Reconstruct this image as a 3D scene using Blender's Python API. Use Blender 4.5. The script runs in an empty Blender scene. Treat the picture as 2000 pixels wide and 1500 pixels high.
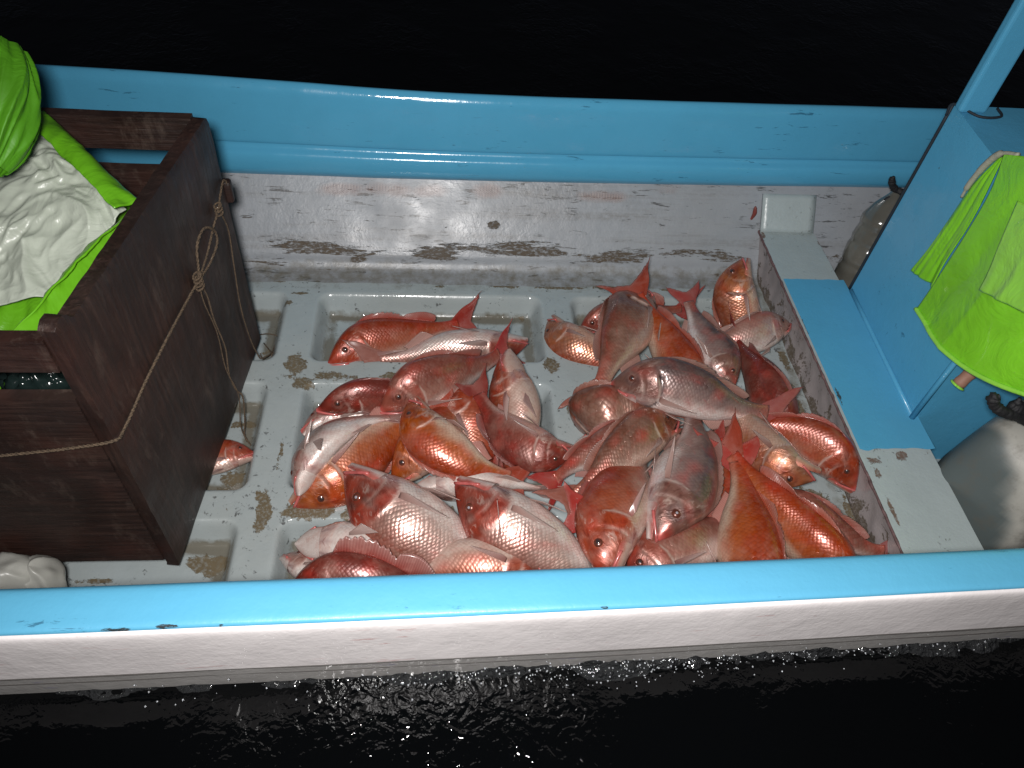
import bpy, bmesh, math, random
from mathutils import Vector, Matrix, noise
sc = bpy.context.scene
C = sc.collection
random.seed(7)

# ------------------------------------------------------------------ camera, world, flash, exposure
CAM = Vector((0, 0, 1.5))
FPX = 1535.0
RX = Vector((0.99475289, 0.00412234, 0.10222376))
RY = Vector((-0.06192139, -0.7711277, 0.63366222))
RZ = Vector((0.08143974, -0.63666716, -0.76682625))
cam = bpy.data.objects.new('camera', bpy.data.cameras.new('camera'))
C.objects.link(cam)
right = Vector((RX[0], RY[0], RZ[0])); down = Vector((RX[1], RY[1], RZ[1])); fwd = Vector((RX[2], RY[2], RZ[2]))
m = Matrix.Identity(4)
for i in range(3):
    m[i][0] = right[i]; m[i][1] = -down[i]; m[i][2] = -fwd[i]; m[i][3] = CAM[i]
cam.matrix_world = m
cam.data.sensor_width = 36
cam.data.lens = 36 * FPX / 2000
cam.data.clip_start = 0.02
cam.data.clip_end = 2000
sc.camera = cam

w = bpy.data.worlds.new("World"); sc.world = w; w.use_nodes = True
bg = w.node_tree.nodes['Background']
bg.inputs[0].default_value = (0.55, 0.62, 0.8, 1)
bg.inputs[1].default_value = 0.028

fl = bpy.data.lights.new('flash', 'SPOT')                  # the flash the photograph was lit with
fl.energy = 160; fl.color = (1.0, 0.97, 0.95); fl.shadow_soft_size = 0.055
fl.spot_size = math.radians(128); fl.spot_blend = 1.0
flash = bpy.data.objects.new('flash', fl); C.objects.link(flash)
flash.location = (-0.05, -0.02, 1.57)
flash.rotation_euler = (Vector((0.34, 1.02, 0.12)) - flash.location).to_track_quat('-Z', 'Y').to_euler()

sc.view_settings.view_transform = 'Standard'
sc.view_settings.look = 'None'
sc.view_settings.exposure = 0.0
sc.view_settings.gamma = 1.0

# ------------------------------------------------------------------ measuring helpers
def ray(px, py):
    d = Vector((px - 1000, py - 750, FPX))
    return Vector((RX.dot(d), RY.dot(d), RZ.dot(d)))
def atz(px, py, z):
    d = ray(px, py); return CAM + d * ((z - CAM.z) / d.z)
def aty(px, py, y):
    d = ray(px, py); return CAM + d * (y / d.y)
def atx(px, py, x):
    d = ray(px, py); return CAM + d * (x / d.x)
def atplane(px, py, p0, n):
    d = ray(px, py); return CAM + d * ((p0 - CAM).dot(n) / d.dot(n))
def sm(a, b, x):
    t = min(1, max(0, (x - a) / (b - a))); return t * t * (3 - 2 * t)
def lerp(a, b, t): return a + (b - a) * t
def interp(tab, x):
    if x <= tab[0][0]: return tab[0][1]
    for (x0, y0), (x1, y1) in zip(tab, tab[1:]):
        if x <= x1:
            t = (x - x0) / (x1 - x0); return y0 + (y1 - y0) * t
    return tab[-1][1]
def smooth_tab(tab):
    n = len(tab)
    def f(x):
        if x <= tab[0][0]: return tab[0][1]
        if x >= tab[-1][0]: return tab[-1][1]
        for i in range(n - 1):
            if x <= tab[i + 1][0]: break
        x0, y0 = tab[i]; x1, y1 = tab[i + 1]; h = x1 - x0
        def sl(j):
            if j <= 0: return (tab[1][1] - tab[0][1]) / (tab[1][0] - tab[0][0])
            if j >= n - 1: return (tab[-1][1] - tab[-2][1]) / (tab[-1][0] - tab[-2][0])
            return (tab[j + 1][1] - tab[j - 1][1]) / (tab[j + 1][0] - tab[j - 1][0])
        t = (x - x0) / h
        return ((2*t**3 - 3*t**2 + 1) * y0 + (t**3 - 2*t**2 + t) * h * sl(i)
                + (-2*t**3 + 3*t**2) * y1 + (t**3 - t**2) * h * sl(i + 1))
    return f

# ------------------------------------------------------------------ object helpers
class MB:
    def __init__(s): s.v = []; s.f = []; s.mi = []; s.col = None; s.fa = {}; s.uv = None
    def add(s, verts, faces, mi=0):
        o = len(s.v); s.v += [tuple(p) for p in verts]
        s.f += [tuple(i + o for i in f) for f in faces]; s.mi += [mi] * len(faces)
    def grid(s, fn, nu, nv, mi=0, close_u=False):
        vs = [fn(i / nu, j / nv) for i in range(nu + (0 if close_u else 1)) for j in range(nv + 1)]
        fs = []
        n = nu
        for i in range(nu):
            i2 = (i + 1) % nu if close_u else i + 1
            for j in range(nv):
                fs.append((i * (nv + 1) + j, i2 * (nv + 1) + j, i2 * (nv + 1) + j + 1, i * (nv + 1) + j + 1))
        s.add(vs, fs, mi)
    def box(s, x0, x1, y0, y1, z0, z1, mi=0):
        v = [(x, y, z) for x in (x0, x1) for y in (y0, y1) for z in (z0, z1)]
        s.add(v, [(0, 1, 3, 2), (4, 6, 7, 5), (0, 4, 5, 1), (2, 3, 7, 6), (0, 2, 6, 4), (1, 5, 7, 3)], mi)
    def prism(s, poly, off, mi=0):
        n = len(poly); a = [Vector(p) for p in poly]; b = [p + Vector(off) for p in a]
        s.add(a + b, [tuple(range(n)), tuple(range(2 * n - 1, n - 1, -1))] +
              [(i, i + n, (i + 1) % n + n, (i + 1) % n) for i in range(n)], mi)
    def tube(s, pts, r, n=8, mi=0, caps=True):
        pts = [Vector(p) for p in pts]; rr = r if hasattr(r, '__len__') else [r] * len(pts)
        up = Vector((0.3, 0.2, 1)).normalized(); rings = []
        for i, p in enumerate(pts):
            t = (pts[min(i + 1, len(pts) - 1)] - pts[max(i - 1, 0)]).normalized()
            a = (up - t * up.dot(t))
            a = a.normalized() if a.length > 1e-4 else t.orthogonal().normalized()
            up = a; b = t.cross(a)
            rings.append([p + (a * math.cos(2 * math.pi * k / n) + b * math.sin(2 * math.pi * k / n)) * rr[i] for k in range(n)])
        v = [q for r_ in rings for q in r_]; f = []
        for i in range(len(pts) - 1):
            for k in range(n):
                f.append((i * n + k, i * n + (k + 1) % n, (i + 1) * n + (k + 1) % n, (i + 1) * n + k))
        if caps:
            f.append(tuple(range(n - 1, -1, -1))); f.append(tuple((len(pts) - 1) * n + k for k in range(n)))
        s.add(v, f, mi)
    def build(s, name, mats, parent=None, smooth=True, bevel=0, solid=0, recalc=True, sub=0):
        me = bpy.data.meshes.new(name); me.from_pydata(s.v, [], s.f)
        if not isinstance(mats, (list, tuple)): mats = [mats]
        for mt in mats: me.materials.append(mt)
        if recalc:
            bm = bmesh.new(); bm.from_mesh(me); bmesh.ops.recalc_face_normals(bm, faces=bm.faces); bm.to_mesh(me); bm.free()
        me.polygons.foreach_set('material_index', s.mi)
        me.polygons.foreach_set('use_smooth', [smooth] * len(s.f))
        if s.col:
            a = me.color_attributes.new('Col', 'FLOAT_COLOR', 'POINT')
            a.data.foreach_set('color', [c for q in s.col for c in (q[0], q[1], q[2], 1)])
        for k, vals in s.fa.items():
            a = me.attributes.new(k, 'FLOAT', 'POINT'); a.data.foreach_set('value', vals)
        if s.uv:
            u = me.uv_layers.new(name='UVMap')
            li = [0] * len(me.loops); me.loops.foreach_get('vertex_index', li)
            u.data.foreach_set('uv', [c for i in li for c in s.uv[i]])
        o = bpy.data.objects.new(name, me); C.objects.link(o)
        if parent: o.parent = parent
        if bevel:
            md = o.modifiers.new('bevel', 'BEVEL'); md.width = bevel; md.segments = 3; md.limit_method = 'ANGLE'
        if solid:
            md = o.modifiers.new('solid', 'SOLIDIFY'); md.thickness = solid; md.offset = 0
        if sub:
            md = o.modifiers.new('sub', 'SUBSURF'); md.levels = sub; md.render_levels = sub
        return o
def tag(o, label=None, cat=None, group=None, kind=None):
    if label: o['label'] = label
    if cat: o['category'] = cat
    if group: o['group'] = group
    if kind: o['kind'] = kind
    return o
def empty(name, loc=(0, 0, 0)):
    o = bpy.data.objects.new(name, None); C.objects.link(o); o.location = loc; o.empty_display_size = 0.05
    return o
def cat_rom(P, n):
    P = [Vector(p) for p in P]
    Q = [P[0] * 2 - P[1]] + P + [P[-1] * 2 - P[-2]]; out = []
    for i in range(1, len(Q) - 2):
        for k in range(n):
            t = k / n; a, b, c, d = Q[i - 1], Q[i], Q[i + 1], Q[i + 2]
            out.append(0.5 * ((2 * b) + (c - a) * t + (2 * a - 5 * b + 4 * c - d) * t * t + (3 * b - a - 3 * c + d) * t ** 3))
    out.append(P[-1]); return out

# ------------------------------------------------------------------ materials
class NT:
    def __init__(s, name):
        s.m = bpy.data.materials.new(name); s.m.use_nodes = True; s.t = s.m.node_tree
        s.p = s.t.nodes['Principled BSDF']; s.out = s.t.nodes['Material Output']
    def n(s, typ, ins=None, **kw):
        nd = s.t.nodes.new(typ)
        for k, v in kw.items(): setattr(nd, k, v)
        for k, v in (ins or {}).items():
            if isinstance(v, bpy.types.NodeSocket): s.t.links.new(v, nd.inputs[k])
            else: nd.inputs[k].default_value = v
        return nd
    def lk(s, a, b): s.t.links.new(a, b)
    def coord(s, scale=(1, 1, 1), rot=(0, 0, 0), kind='Object'):
        tc = s.n('ShaderNodeTexCoord')
        return s.n('ShaderNodeMapping', {0: tc.outputs[kind], 2: rot, 3: scale}).outputs[0]
    def noise(s, vec, scale, detail=4, rough=0.55, dist=0.0):
        return s.n('ShaderNodeTexNoise', {'Vector': vec, 'Scale': scale, 'Detail': detail, 'Roughness': rough, 'Distortion': dist}).outputs[0]
    def ramp(s, fac, stops, interp='LINEAR'):
        r = s.n('ShaderNodeValToRGB', {0: fac}); cr = r.color_ramp; cr.interpolation = interp
        while len(cr.elements) < len(stops): cr.elements.new(0.5)
        for e, (p, c) in zip(cr.elements, stops):
            e.position = p; e.color = (c, c, c, 1) if not hasattr(c, '__len__') else (*c, 1)
        return r.outputs[0]
    def mix(s, fac, a, b, mode='MIX'):
        nd = s.n('ShaderNodeMix', data_type='RGBA', blend_type=mode)
        for i, v in ((0, fac), (6, a), (7, b)):
            if isinstance(v, bpy.types.NodeSocket): s.lk(v, nd.inputs[i])
            else: nd.inputs[i].default_value = v if not hasattr(v, '__len__') else (*v[:3], 1)
        return nd.outputs[2]
    def math(s, op, a, b=0.0, c=None, clamp=False):
        ins = {0: a, 1: b}
        if c is not None: ins[2] = c
        return s.n('ShaderNodeMath', ins, operation=op, use_clamp=clamp).outputs[0]
    def bump(s, h, strength, dist, normal=None):
        ins = {'Height': h, 'Strength': strength, 'Distance': dist}
        if normal is not None: ins['Normal'] = normal
        return s.n('ShaderNodeBump', ins).outputs[0]
    def set(s, **kw):
        names = {'col': 'Base Color', 'rough': 'Roughness', 'metal': 'Metallic', 'nrm': 'Normal', 'coat': 'Coat Weight',
                 'coatr': 'Coat Roughness', 'ior': 'IOR', 'spec': 'Specular IOR Level', 'trans': 'Transmission Weight',
                 'alpha': 'Alpha', 'sss': 'Subsurface Weight', 'sheen': 'Sheen Weight'}
        for k, v in kw.items():
            i = s.p.inputs[names[k]]
            if isinstance(v, bpy.types.NodeSocket): s.lk(v, i)
            elif hasattr(v, '__len__'): i.default_value = (*v, 1)
            else: i.default_value = v
        return s.m

def paint(name, base, specks, wearcol, streak=False, rough=(0.2, 0.42), dirt=0.25, bumpd=0.0015, speck_amt=0.645, dirtcol=None, wet=True, smear_amt=0.0):
    """old gloss boat paint: rubbed-through patches follow the 'wear' attribute, with fine specks and grime"""
    t = NT(name); v = t.coord(); vs = t.coord(scale=(0.22, 1, 1.6)) if streak else v
    col = t.mix(t.ramp(t.noise(v, 3.0, 5), [(0.35, 0.0), (0.7, dirt)]), base, dirtcol or tuple(c * 0.72 for c in base))
    col = t.mix(t.ramp(t.noise(v, 16, 4, 0.7), [(0.42, 0.0), (0.75, dirt)]), col, tuple(c * 0.8 for c in base))
    cl = t.math('MULTIPLY', t.math('SUBTRACT', t.noise(v, 7, 3, 0.6), 0.5), 0.42)
    if streak:
        smear = t.math('MULTIPLY', t.ramp(t.noise(t.coord(scale=(.10, 1, 2.2)), 13, 7, .72, .3), [(.50, 0.0), (.74, .6)]), t.ramp(t.noise(t.coord(scale=(.6, 1, 1)), 90, 3, .7), [(.38, .25), (.55, 1.0)]))
        col = t.mix(t.math('MULTIPLY', smear, smear_amt), col, (0.13, 0.115, 0.10))
    sp = t.ramp(t.math('ADD', t.noise(vs, 62, 6, 0.72, 0.5), cl), [(speck_amt, 0.0), (speck_amt + 0.05, 0.85)])
    col = t.mix(sp, col, specks)
    at = t.n('ShaderNodeAttribute', attribute_name='wear').outputs['Fac']
    wn = t.noise(vs, 30 if streak else 24, 9, 0.74, 0.4)
    wv = t.math('ADD', t.math('MULTIPLY', at, 1.18), t.math('MULTIPLY', t.math('SUBTRACT', wn, 0.5), 1.9))
    wf = t.ramp(wv, [(0.50, 0.0), (0.535, 1.0)])
    brk = t.ramp(t.noise(t.coord(scale=(.5, 1, 1.5)) if streak else v, 150, 4, .7), [(.36, .15 if streak else .55), (.52, 1.0)])
    wf = t.math('MULTIPLY', wf, brk)
    gr = t.n('ShaderNodeAttribute', attribute_name='grime_shade').outputs['Fac']
    gf = t.ramp(t.math('ADD', gr, t.math('MULTIPLY', t.math('SUBTRACT', t.noise(v, 30, 6, 0.7), 0.5), 1.3)), [(0.38, 0.0), (0.85, 0.85)])
    col = t.mix(gf, col, (0.12, 0.105, 0.075))
    wc = t.mix(t.noise(v, 40, 4), wearcol, tuple(c * 0.55 for c in wearcol))
    col = t.mix(wf, col, wc)
    rg = t.ramp(t.noise(v, 9, 4), [(0.3, rough[0]), (0.75, rough[1])])
    if wet: rg = t.math('MULTIPLY', rg, t.ramp(t.noise(v, 5, 4, .6), [(.40, .35), (.55, 1.0)]))
    rg2 = t.math('ADD', rg, t.math('MULTIPLY', wf, 0.3), clamp=True)
    h = t.math('SUBTRACT', t.math('MULTIPLY', t.noise(v, 22, 4, 0.6), 0.8), t.math('MULTIPLY', wf, 0.35))
    h = t.math('ADD', h, t.math('MULTIPLY', t.noise(v, 140, 2), 0.18))
    if streak: h = t.math('ADD', h, t.math('MULTIPLY', t.noise(t.coord(scale=(3, 70, 70)), 1.0, 4, .6), 0.14))
    return t.set(col=col, rough=rg2, nrm=t.bump(h, 0.6, bumpd * 2.2), spec=0.5)

M = {}
M['white_floor'] = paint('worn_white_deck_paint', (0.33, 0.375, 0.385), (0.06, 0.06, 0.06), (0.16, 0.125, 0.075), dirt=0.4, rough=(0.12, 0.4), dirtcol=(0.26, 0.265, 0.235), speck_amt=0.615)
M['white_wall'] = paint('worn_white_wall_paint', (0.295, 0.32, 0.35), (0.05, 0.05, 0.05), (0.10, 0.075, 0.05), streak=True, dirt=0.5, rough=(0.3, 0.55), dirtcol=(0.25, 0.25, 0.255), speck_amt=0.60, wet=False, smear_amt=1.0)
M['white_bulk'] = paint('white_bulkhead_paint', (0.38, 0.44, 0.445), (0.10, 0.10, 0.09), (0.2, 0.14, 0.11), dirt=0.3, rough=(0.3, 0.5))
M['grey_bulk'] = paint('grubby_bulkhead_face_paint', (0.36, 0.32, 0.32), (0.10, 0.09, 0.08), (0.15, 0.12, 0.09), dirt=0.5, rough=(0.35, 0.6))
M['white_hull'] = paint('white_hull_paint', (0.78, 0.74, 0.74), (0.5, 0.29, 0.28), (0.15, 0.13, 0.11), streak=True, dirt=0.35, rough=(0.35, 0.5), speck_amt=0.66)
M['wet_hull'] = paint('wet_grey_hull_paint', (0.33, 0.32, 0.31), (0.2, 0.19, 0.27), (0.15, 0.13, 0.11), streak=True, dirt=0.4, rough=(0.15, 0.35))
M['blue_near'] = paint('blue_worn_gunwale_paint', (0.10, 0.375, 0.57), (0.03, 0.13, 0.22), (0.02, 0.03, 0.035), dirt=0.14, rough=(0.34, 0.48), bumpd=0.0010, speck_amt=0.66, streak=True, wet=False)
M['blue'] = paint('blue_gloss_boat_paint', (0.085, 0.36, 0.57), (0.03, 0.13, 0.22), (0.02, 0.03, 0.035), dirt=0.2, rough=(0.14, 0.28), bumpd=0.0008, speck_amt=0.67, streak=True)
M['blue_seat'] = paint('blue_matt_boat_paint', (0.085, 0.35, 0.56), (0.03, 0.14, 0.24), (0.05, 0.07, 0.08), dirt=0.2, rough=(0.4, 0.55), bumpd=0.001, speck_amt=0.68)

def simple(name, col, rough=0.5, metal=0, var=0.3, vs=20, bd=0.0, coat=0, bscale=60):
    t = NT(name); v = t.coord()
    c = t.mix(t.ramp(t.noise(v, vs, 5), [(0.3, 0.0), (0.7, 1.0)]), col, tuple(x * (1 - var) for x in col))
    kw = dict(col=c, rough=rough, metal=metal, coat=coat)
    if bd: kw['nrm'] = t.bump(t.noise(v, bscale, 4), 0.7, bd)
    return t.set(**kw)
M['black_rope'] = simple('black_tarry_rope', (0.012, 0.012, 0.014), 0.7, bd=0.003, bscale=150)
M['grey_plastic'] = simple('weathered_grey_plastic', (0.42, 0.41, 0.37), 0.5, var=0.35, vs=7, bd=0.0015, bscale=25)
def darken_side(mat):
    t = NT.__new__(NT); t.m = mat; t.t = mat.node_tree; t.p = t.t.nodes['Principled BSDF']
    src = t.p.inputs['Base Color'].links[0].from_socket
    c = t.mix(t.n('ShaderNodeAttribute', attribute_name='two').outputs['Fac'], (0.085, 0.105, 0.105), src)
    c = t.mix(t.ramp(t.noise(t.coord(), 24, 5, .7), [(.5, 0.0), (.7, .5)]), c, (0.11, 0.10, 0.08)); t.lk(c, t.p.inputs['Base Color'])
darken_side(M['grey_plastic'])
M['tan_plastic'] = simple('dirty_clear_plastic', (0.14, 0.135, 0.115), 0.16, var=0.35, vs=12, bd=0.003, bscale=22, coat=0.5)
M['green_scrap'] = simple('green_plastic_scrap', (0.03, 0.17, 0.13), 0.25, var=0.4, vs=40)
M['red_scrap'] = simple('red_plastic_scrap', (0.3, 0.02, 0.03), 0.3)
M['white_bag'] = simple('crumpled_white_plastic', (0.36, 0.36, 0.33), 0.35, var=0.25, vs=15, bd=0.002, bscale=14)
M['black_bag'] = simple('black_plastic_film', (0.01, 0.018, 0.017), 0.16, var=0.2, bd=0.004, bscale=30)
M['pink_cuff'] = simple('pinkish_brown_lining', (0.33, 0.17, 0.12), 0.6, bd=0.001)
M['seam_brown'] = simple('brown_seam_line', (0.05, 0.045, 0.042), 0.7)
M['seam'] = simple('dark_seam_filler', (0.012, 0.02, 0.03), 0.7)
M['rust'] = simple('rust_red_paint_chip', (0.22, 0.05, 0.04), 0.5)
M['fish_pink'] = simple('fish_mouth_pink', (0.55, 0.13, 0.12), 0.25, var=0.4, vs=90, coat=0.4)

def m_wood():
    t = NT('dark_stained_wood'); v = t.coord(scale=(1, 1, 9)); v2 = t.coord(scale=(9, 9, 1.0))
    at = t.n('ShaderNodeAttribute', attribute_name='grain').outputs['Fac']
    g = t.mix(at, t.noise(t.coord(scale=(2, 2, 30)), 4, 6, 0.6, 0.6), t.noise(t.coord(scale=(40, 40, 3)), 2.2, 6, 0.6, 0.6))
    col = t.ramp(g, [(0.3, (0.010, 0.005, 0.004)), (0.5, (0.024, 0.012, 0.009)), (0.72, (0.052, 0.028, 0.021))])
    red = t.ramp(t.noise(t.coord(), 5, 4), [(0.45, 0.0), (0.7, 0.5)])
    col = t.mix(red, col, (0.060, 0.018, 0.012))
    blot = t.ramp(t.noise(t.coord(), 3.2, 5, 0.65, 0.5), [(0.42, 0.0), (0.62, 0.75)])
    col = t.mix(blot, col, (0.012, 0.007, 0.006))
    wear = t.ramp(t.noise(t.coord(scale=(1, 1, 0.35), rot=(0.5, 0, 0)), 14, 6, 0.75), [(0.56, 0.0), (0.72, 0.5)])
    col = t.mix(wear, col, (0.12, 0.088, 0.07))
    h = t.math('ADD', t.math('MULTIPLY', g, 0.8), t.noise(t.coord(), 30, 4))
    return t.set(col=col, rough=t.ramp(t.noise(t.coord(), 8), [(0.3, 0.4), (0.7, 0.65)]), nrm=t.bump(h, 0.7, 0.004))
M['wood'] = m_wood()

def m_cloth(name, col, rough, var=0.25, trans=0.25, coat=0.0):
    t = NT(name); v = t.coord()
    c = t.mix(t.ramp(t.noise(v, 9, 4), [(0.3, 0.0), (0.7, 1.0)]), col, tuple(x * (1 - var) for x in col))
    t.set(col=c, rough=rough, coat=coat, nrm=t.bump(t.math('ADD', t.noise(v, 11, 4, 0.6, 0.8), t.math('MULTIPLY', t.noise(v, 160, 2), 0.03)), 0.55, 0.012))
    tr = t.n('ShaderNodeBsdfTranslucent', {0: c})
    mx = t.n('ShaderNodeMixShader', {0: trans, 1: t.p.outputs[0], 2: tr.outputs[0]})
    t.lk(mx.outputs[0], t.out.inputs[0]); return t.m
M['lime'] = m_cloth('lime_green_raincoat_vinyl', (0.17, 0.52, 0.018), 0.3, 0.3, 0.2, 0.3)
M['lime_dark'] = m_cloth('deep_lime_raincoat_cloth', (0.10, 0.36, 0.012), 0.55, 0.35, 0.15, 0.0)
M['lime_bright'] = m_cloth('fluorescent_lime_vinyl', (0.25, 0.72, 0.03), 0.28, 0.22, 0.15, 0.3)
M['lime_clear'] = m_cloth('pale_lime_pocket_vinyl', (0.36, 0.82, 0.09), 0.14, 0.15, 0.2, 0.6)
M['lining'] = m_cloth('grey_white_coat_lining', (0.58, 0.63, 0.54), 0.32, 0.12, 0.2, 0.3)
M['trim'] = m_cloth('white_edge_trim', (0.5, 0.5, 0.4), 0.5)

def m_rope():
    t = NT('tan_twisted_rope'); uv = t.n('ShaderNodeTexCoord').outputs['Object']
    n = t.noise(uv, 220, 3)
    c = t.ramp(n, [(0.3, (0.045, 0.03, 0.018)), (0.7, (0.135, 0.092, 0.057))])
    return t.set(col=c, rough=0.85, nrm=t.bump(n, 1.0, 0.004))
M['rope'] = m_rope()

def m_water():
    t = NT('black_night_water'); v = t.coord()
    n1 = t.noise(v, 9, 2, 0.5, 0.6); n2 = t.noise(v, 30, 2, 0.5, 1.0); n3 = t.noise(v, 95, 2, 0.5, 0.5)
    mk = t.ramp(t.noise(v, 4.0, 2, .5), [(.41, .10), (.62, 1.0)])
    h = t.math('ADD', t.math('MULTIPLY', n1, 0.10), t.math('MULTIPLY', mk, t.math('ADD', t.math('MULTIPLY', n2, 0.30), t.math('MULTIPLY', n3, 0.12))))
    return t.set(col=(0.0012, 0.0014, 0.0016), rough=0.03, ior=1.33, spec=0.5, nrm=t.bump(h, 1.0, 0.0135))
M['water'] = m_water()
def m_spray():
    t = NT('water_spray'); return t.set(col=(0.6, 0.62, 0.65), rough=0.08, trans=0.6, ior=1.33, coat=0.5)
M['spray'] = m_spray()

def m_skin():
    t = NT('wet_fish_skin')
    col = t.n('ShaderNodeVertexColor', layer_name='Col').outputs[0]
    scl = t.n('ShaderNodeAttribute', attribute_name='scl').outputs['Fac']
    sil = t.n('ShaderNodeAttribute', attribute_name='sil').outputs['Fac']
    uv = t.n('ShaderNodeUVMap', uv_map='UVMap').outputs[0]
    wob = t.n('ShaderNodeTexNoise', {'Vector': uv, 'Scale': 35.0, 'Detail': 2.0}).outputs[1]
    uvw = t.n('ShaderNodeVectorMath', {0: uv, 1: t.n('ShaderNodeVectorMath', {0: wob, 'Scale': 0.004}, operation='SCALE').outputs[0]}, operation='ADD').outputs[0]
    mp = t.n('ShaderNodeMapping', {0: uvw, 2: (0, 0, math.radians(45)), 3: (1, 1, 1)}).outputs[0]
    vo = t.n('ShaderNodeTexVoronoi', {'Vector': mp, 'Scale': 165.0, 'Randomness': 0.35}, voronoi_dimensions='2D')
    d = vo.outputs['Distance']; rc = vo.outputs['Color']
    dome = t.math('SUBTRACT', 1.0, t.math('MULTIPLY', d, 1.3), clamp=True)
    hb = t.math('MULTIPLY', dome, scl)
    v = t.coord()
    fine = t.noise(v, 60, 4, 0.65); mid = t.noise(v, 18, 4, 0.6)
    streak = t.n('ShaderNodeTexNoise', {'Vector': t.n('ShaderNodeMapping', {0: uv, 3: (30, 160, 1)}).outputs[0], 'Scale': 1.0, 'Detail': 4.0}).outputs[0]
    edge = t.math('MULTIPLY', t.ramp(d, [(0.36, 0.0), (0.58, 0.34)]), scl)
    c = t.mix(edge, col, t.mix(1.0, col, (0.5, 0.32, 0.30), 'MULTIPLY'))
    # each scale has its own tint
    sep = t.n('ShaderNodeSeparateColor', {0: rc}).outputs[0]
    c = t.mix(t.math('MULTIPLY', t.math('MULTIPLY', sep, scl), t.math('MULTIPLY', sil, 0.4)), c, (0.60, 0.47, 0.41))
    c = t.mix(t.ramp(fine, [(0.45, 0.0), (0.75, 0.42)]), c, t.mix(1.0, c, (0.62, 0.30, 0.24), 'MULTIPLY'))
    c = t.mix(t.ramp(mid, [(0.5, 0.0), (0.8, 0.25)]), c, (0.52, 0.33, 0.26))
    c = t.mix(t.ramp(streak, [(0.58, 0.0), (0.75, 0.22)]), c, (0.50, 0.045, 0.035))
    hdm = t.n('ShaderNodeAttribute', attribute_name='head').outputs['Fac']
    cr = t.n('ShaderNodeTexNoise', {'Vector': t.n('ShaderNodeMapping', {0: uv, 2: (0, 0, .5), 3: (38, 85, 1)}).outputs[0], 'Scale': 1.0, 'Detail': 5.0, 'Roughness': .65, 'Distortion': 1.2}).outputs[0]
    c = t.mix(t.math('MULTIPLY', hdm, t.ramp(cr, [(0.52, 0.0), (0.68, 0.75)])), c, t.mix(1.0, c, (0.45, 0.22, 0.2), 'MULTIPLY'))
    c = t.mix(t.math('MULTIPLY', hdm, t.ramp(cr, [(0.30, 0.55), (0.42, 0.0)])), c, (0.58, 0.44, 0.38))
    h = t.math('ADD', t.math('MULTIPLY', hb, 1.0), t.math('ADD', t.math('MULTIPLY', fine, 0.28), t.math('MULTIPLY', t.math('MULTIPLY', cr, hdm), 3.2)))
    h = t.math('ADD', h, t.math('MULTIPLY', t.math('MULTIPLY', sep, scl), 0.3))
    nrm = t.bump(h, 0.46, 0.0012)
    met = t.math('ADD', t.math('MULTIPLY', sil, 0.6), 0.12, clamp=True)
    rg = t.math('ADD', t.ramp(mid, [(0.3, 0.25), (0.7, 0.42)]), t.math('MULTIPLY', sil, -0.05))
    m_ = t.set(col=c, rough=rg, metal=met, nrm=nrm, coat=0.42, coatr=0.15, spec=0.5, sss=0.0)
    t.lk(t.bump(t.math('ADD', mid, t.math('MULTIPLY', hb, 0.25)), 0.4, 0.0016), t.p.inputs['Coat Normal'])
    return m_
M['skin'] = m_skin()
def m_fin():
    t = NT('fish_fin_membrane')
    col = t.n('ShaderNodeVertexColor', layer_name='Col').outputs[0]
    uv = t.n('ShaderNodeUVMap', uv_map='UVMap').outputs[0]
    wv = t.n('ShaderNodeTexWave', {'Vector': uv, 'Scale': 1.0, 'Distortion': 0.8, 'Detail': 2.0, 'Detail Scale': 2.0}, bands_direction='X').outputs[1]
    c = t.mix(t.math('MULTIPLY', wv, 0.4), col, t.mix(1.0, col, (0.6, 0.4, 0.38), 'MULTIPLY'))
    c = t.mix(t.ramp(t.noise(t.coord(), 45, 3), [(0.5, 0.0), (0.8, 0.3)]), c, (0.62, 0.35, 0.3))
    t.set(col=c, rough=0.28, coat=0.4, coatr=0.15, nrm=t.bump(wv, 0.7, 0.0016))
    tr = t.n('ShaderNodeBsdfTranslucent', {0: c})
    mx = t.n('ShaderNodeMixShader', {0: 0.12, 1: t.p.outputs[0], 2: tr.outputs[0]})
    clr = t.n('ShaderNodeAttribute', attribute_name='clr').outputs['Fac']
    tp = t.n('ShaderNodeBsdfTransparent')
    mx2 = t.n('ShaderNodeMixShader', {0: clr, 1: mx.outputs[0], 2: tp.outputs[0]})
    t.lk(mx2.outputs[0], t.out.inputs[0]); return t.m
M['fin'] = m_fin()
M['jaw'] = simple('pale_fish_jaw', (0.62, 0.50, 0.46), 0.28, var=0.3, vs=60, bd=0.002, coat=0.5)
M['mouth'] = simple('grey_pink_mouth_lining', (0.42, 0.33, 0.30), 0.3, var=0.4, vs=70, coat=0.5)
M['iris'] = simple('bronze_fish_iris', (0.16, 0.045, 0.028), 0.3, metal=0.3, var=0.5, vs=150, coat=0.6)
M['iris_pale'] = simple('clouded_fish_eye_lens', (0.34, 0.32, 0.36), 0.12, var=0.3, vs=200, coat=0.9)
M['pupil'] = simple('black_fish_pupil', (0.04, 0.028, 0.028), 0.2, coat=0.5)

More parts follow.
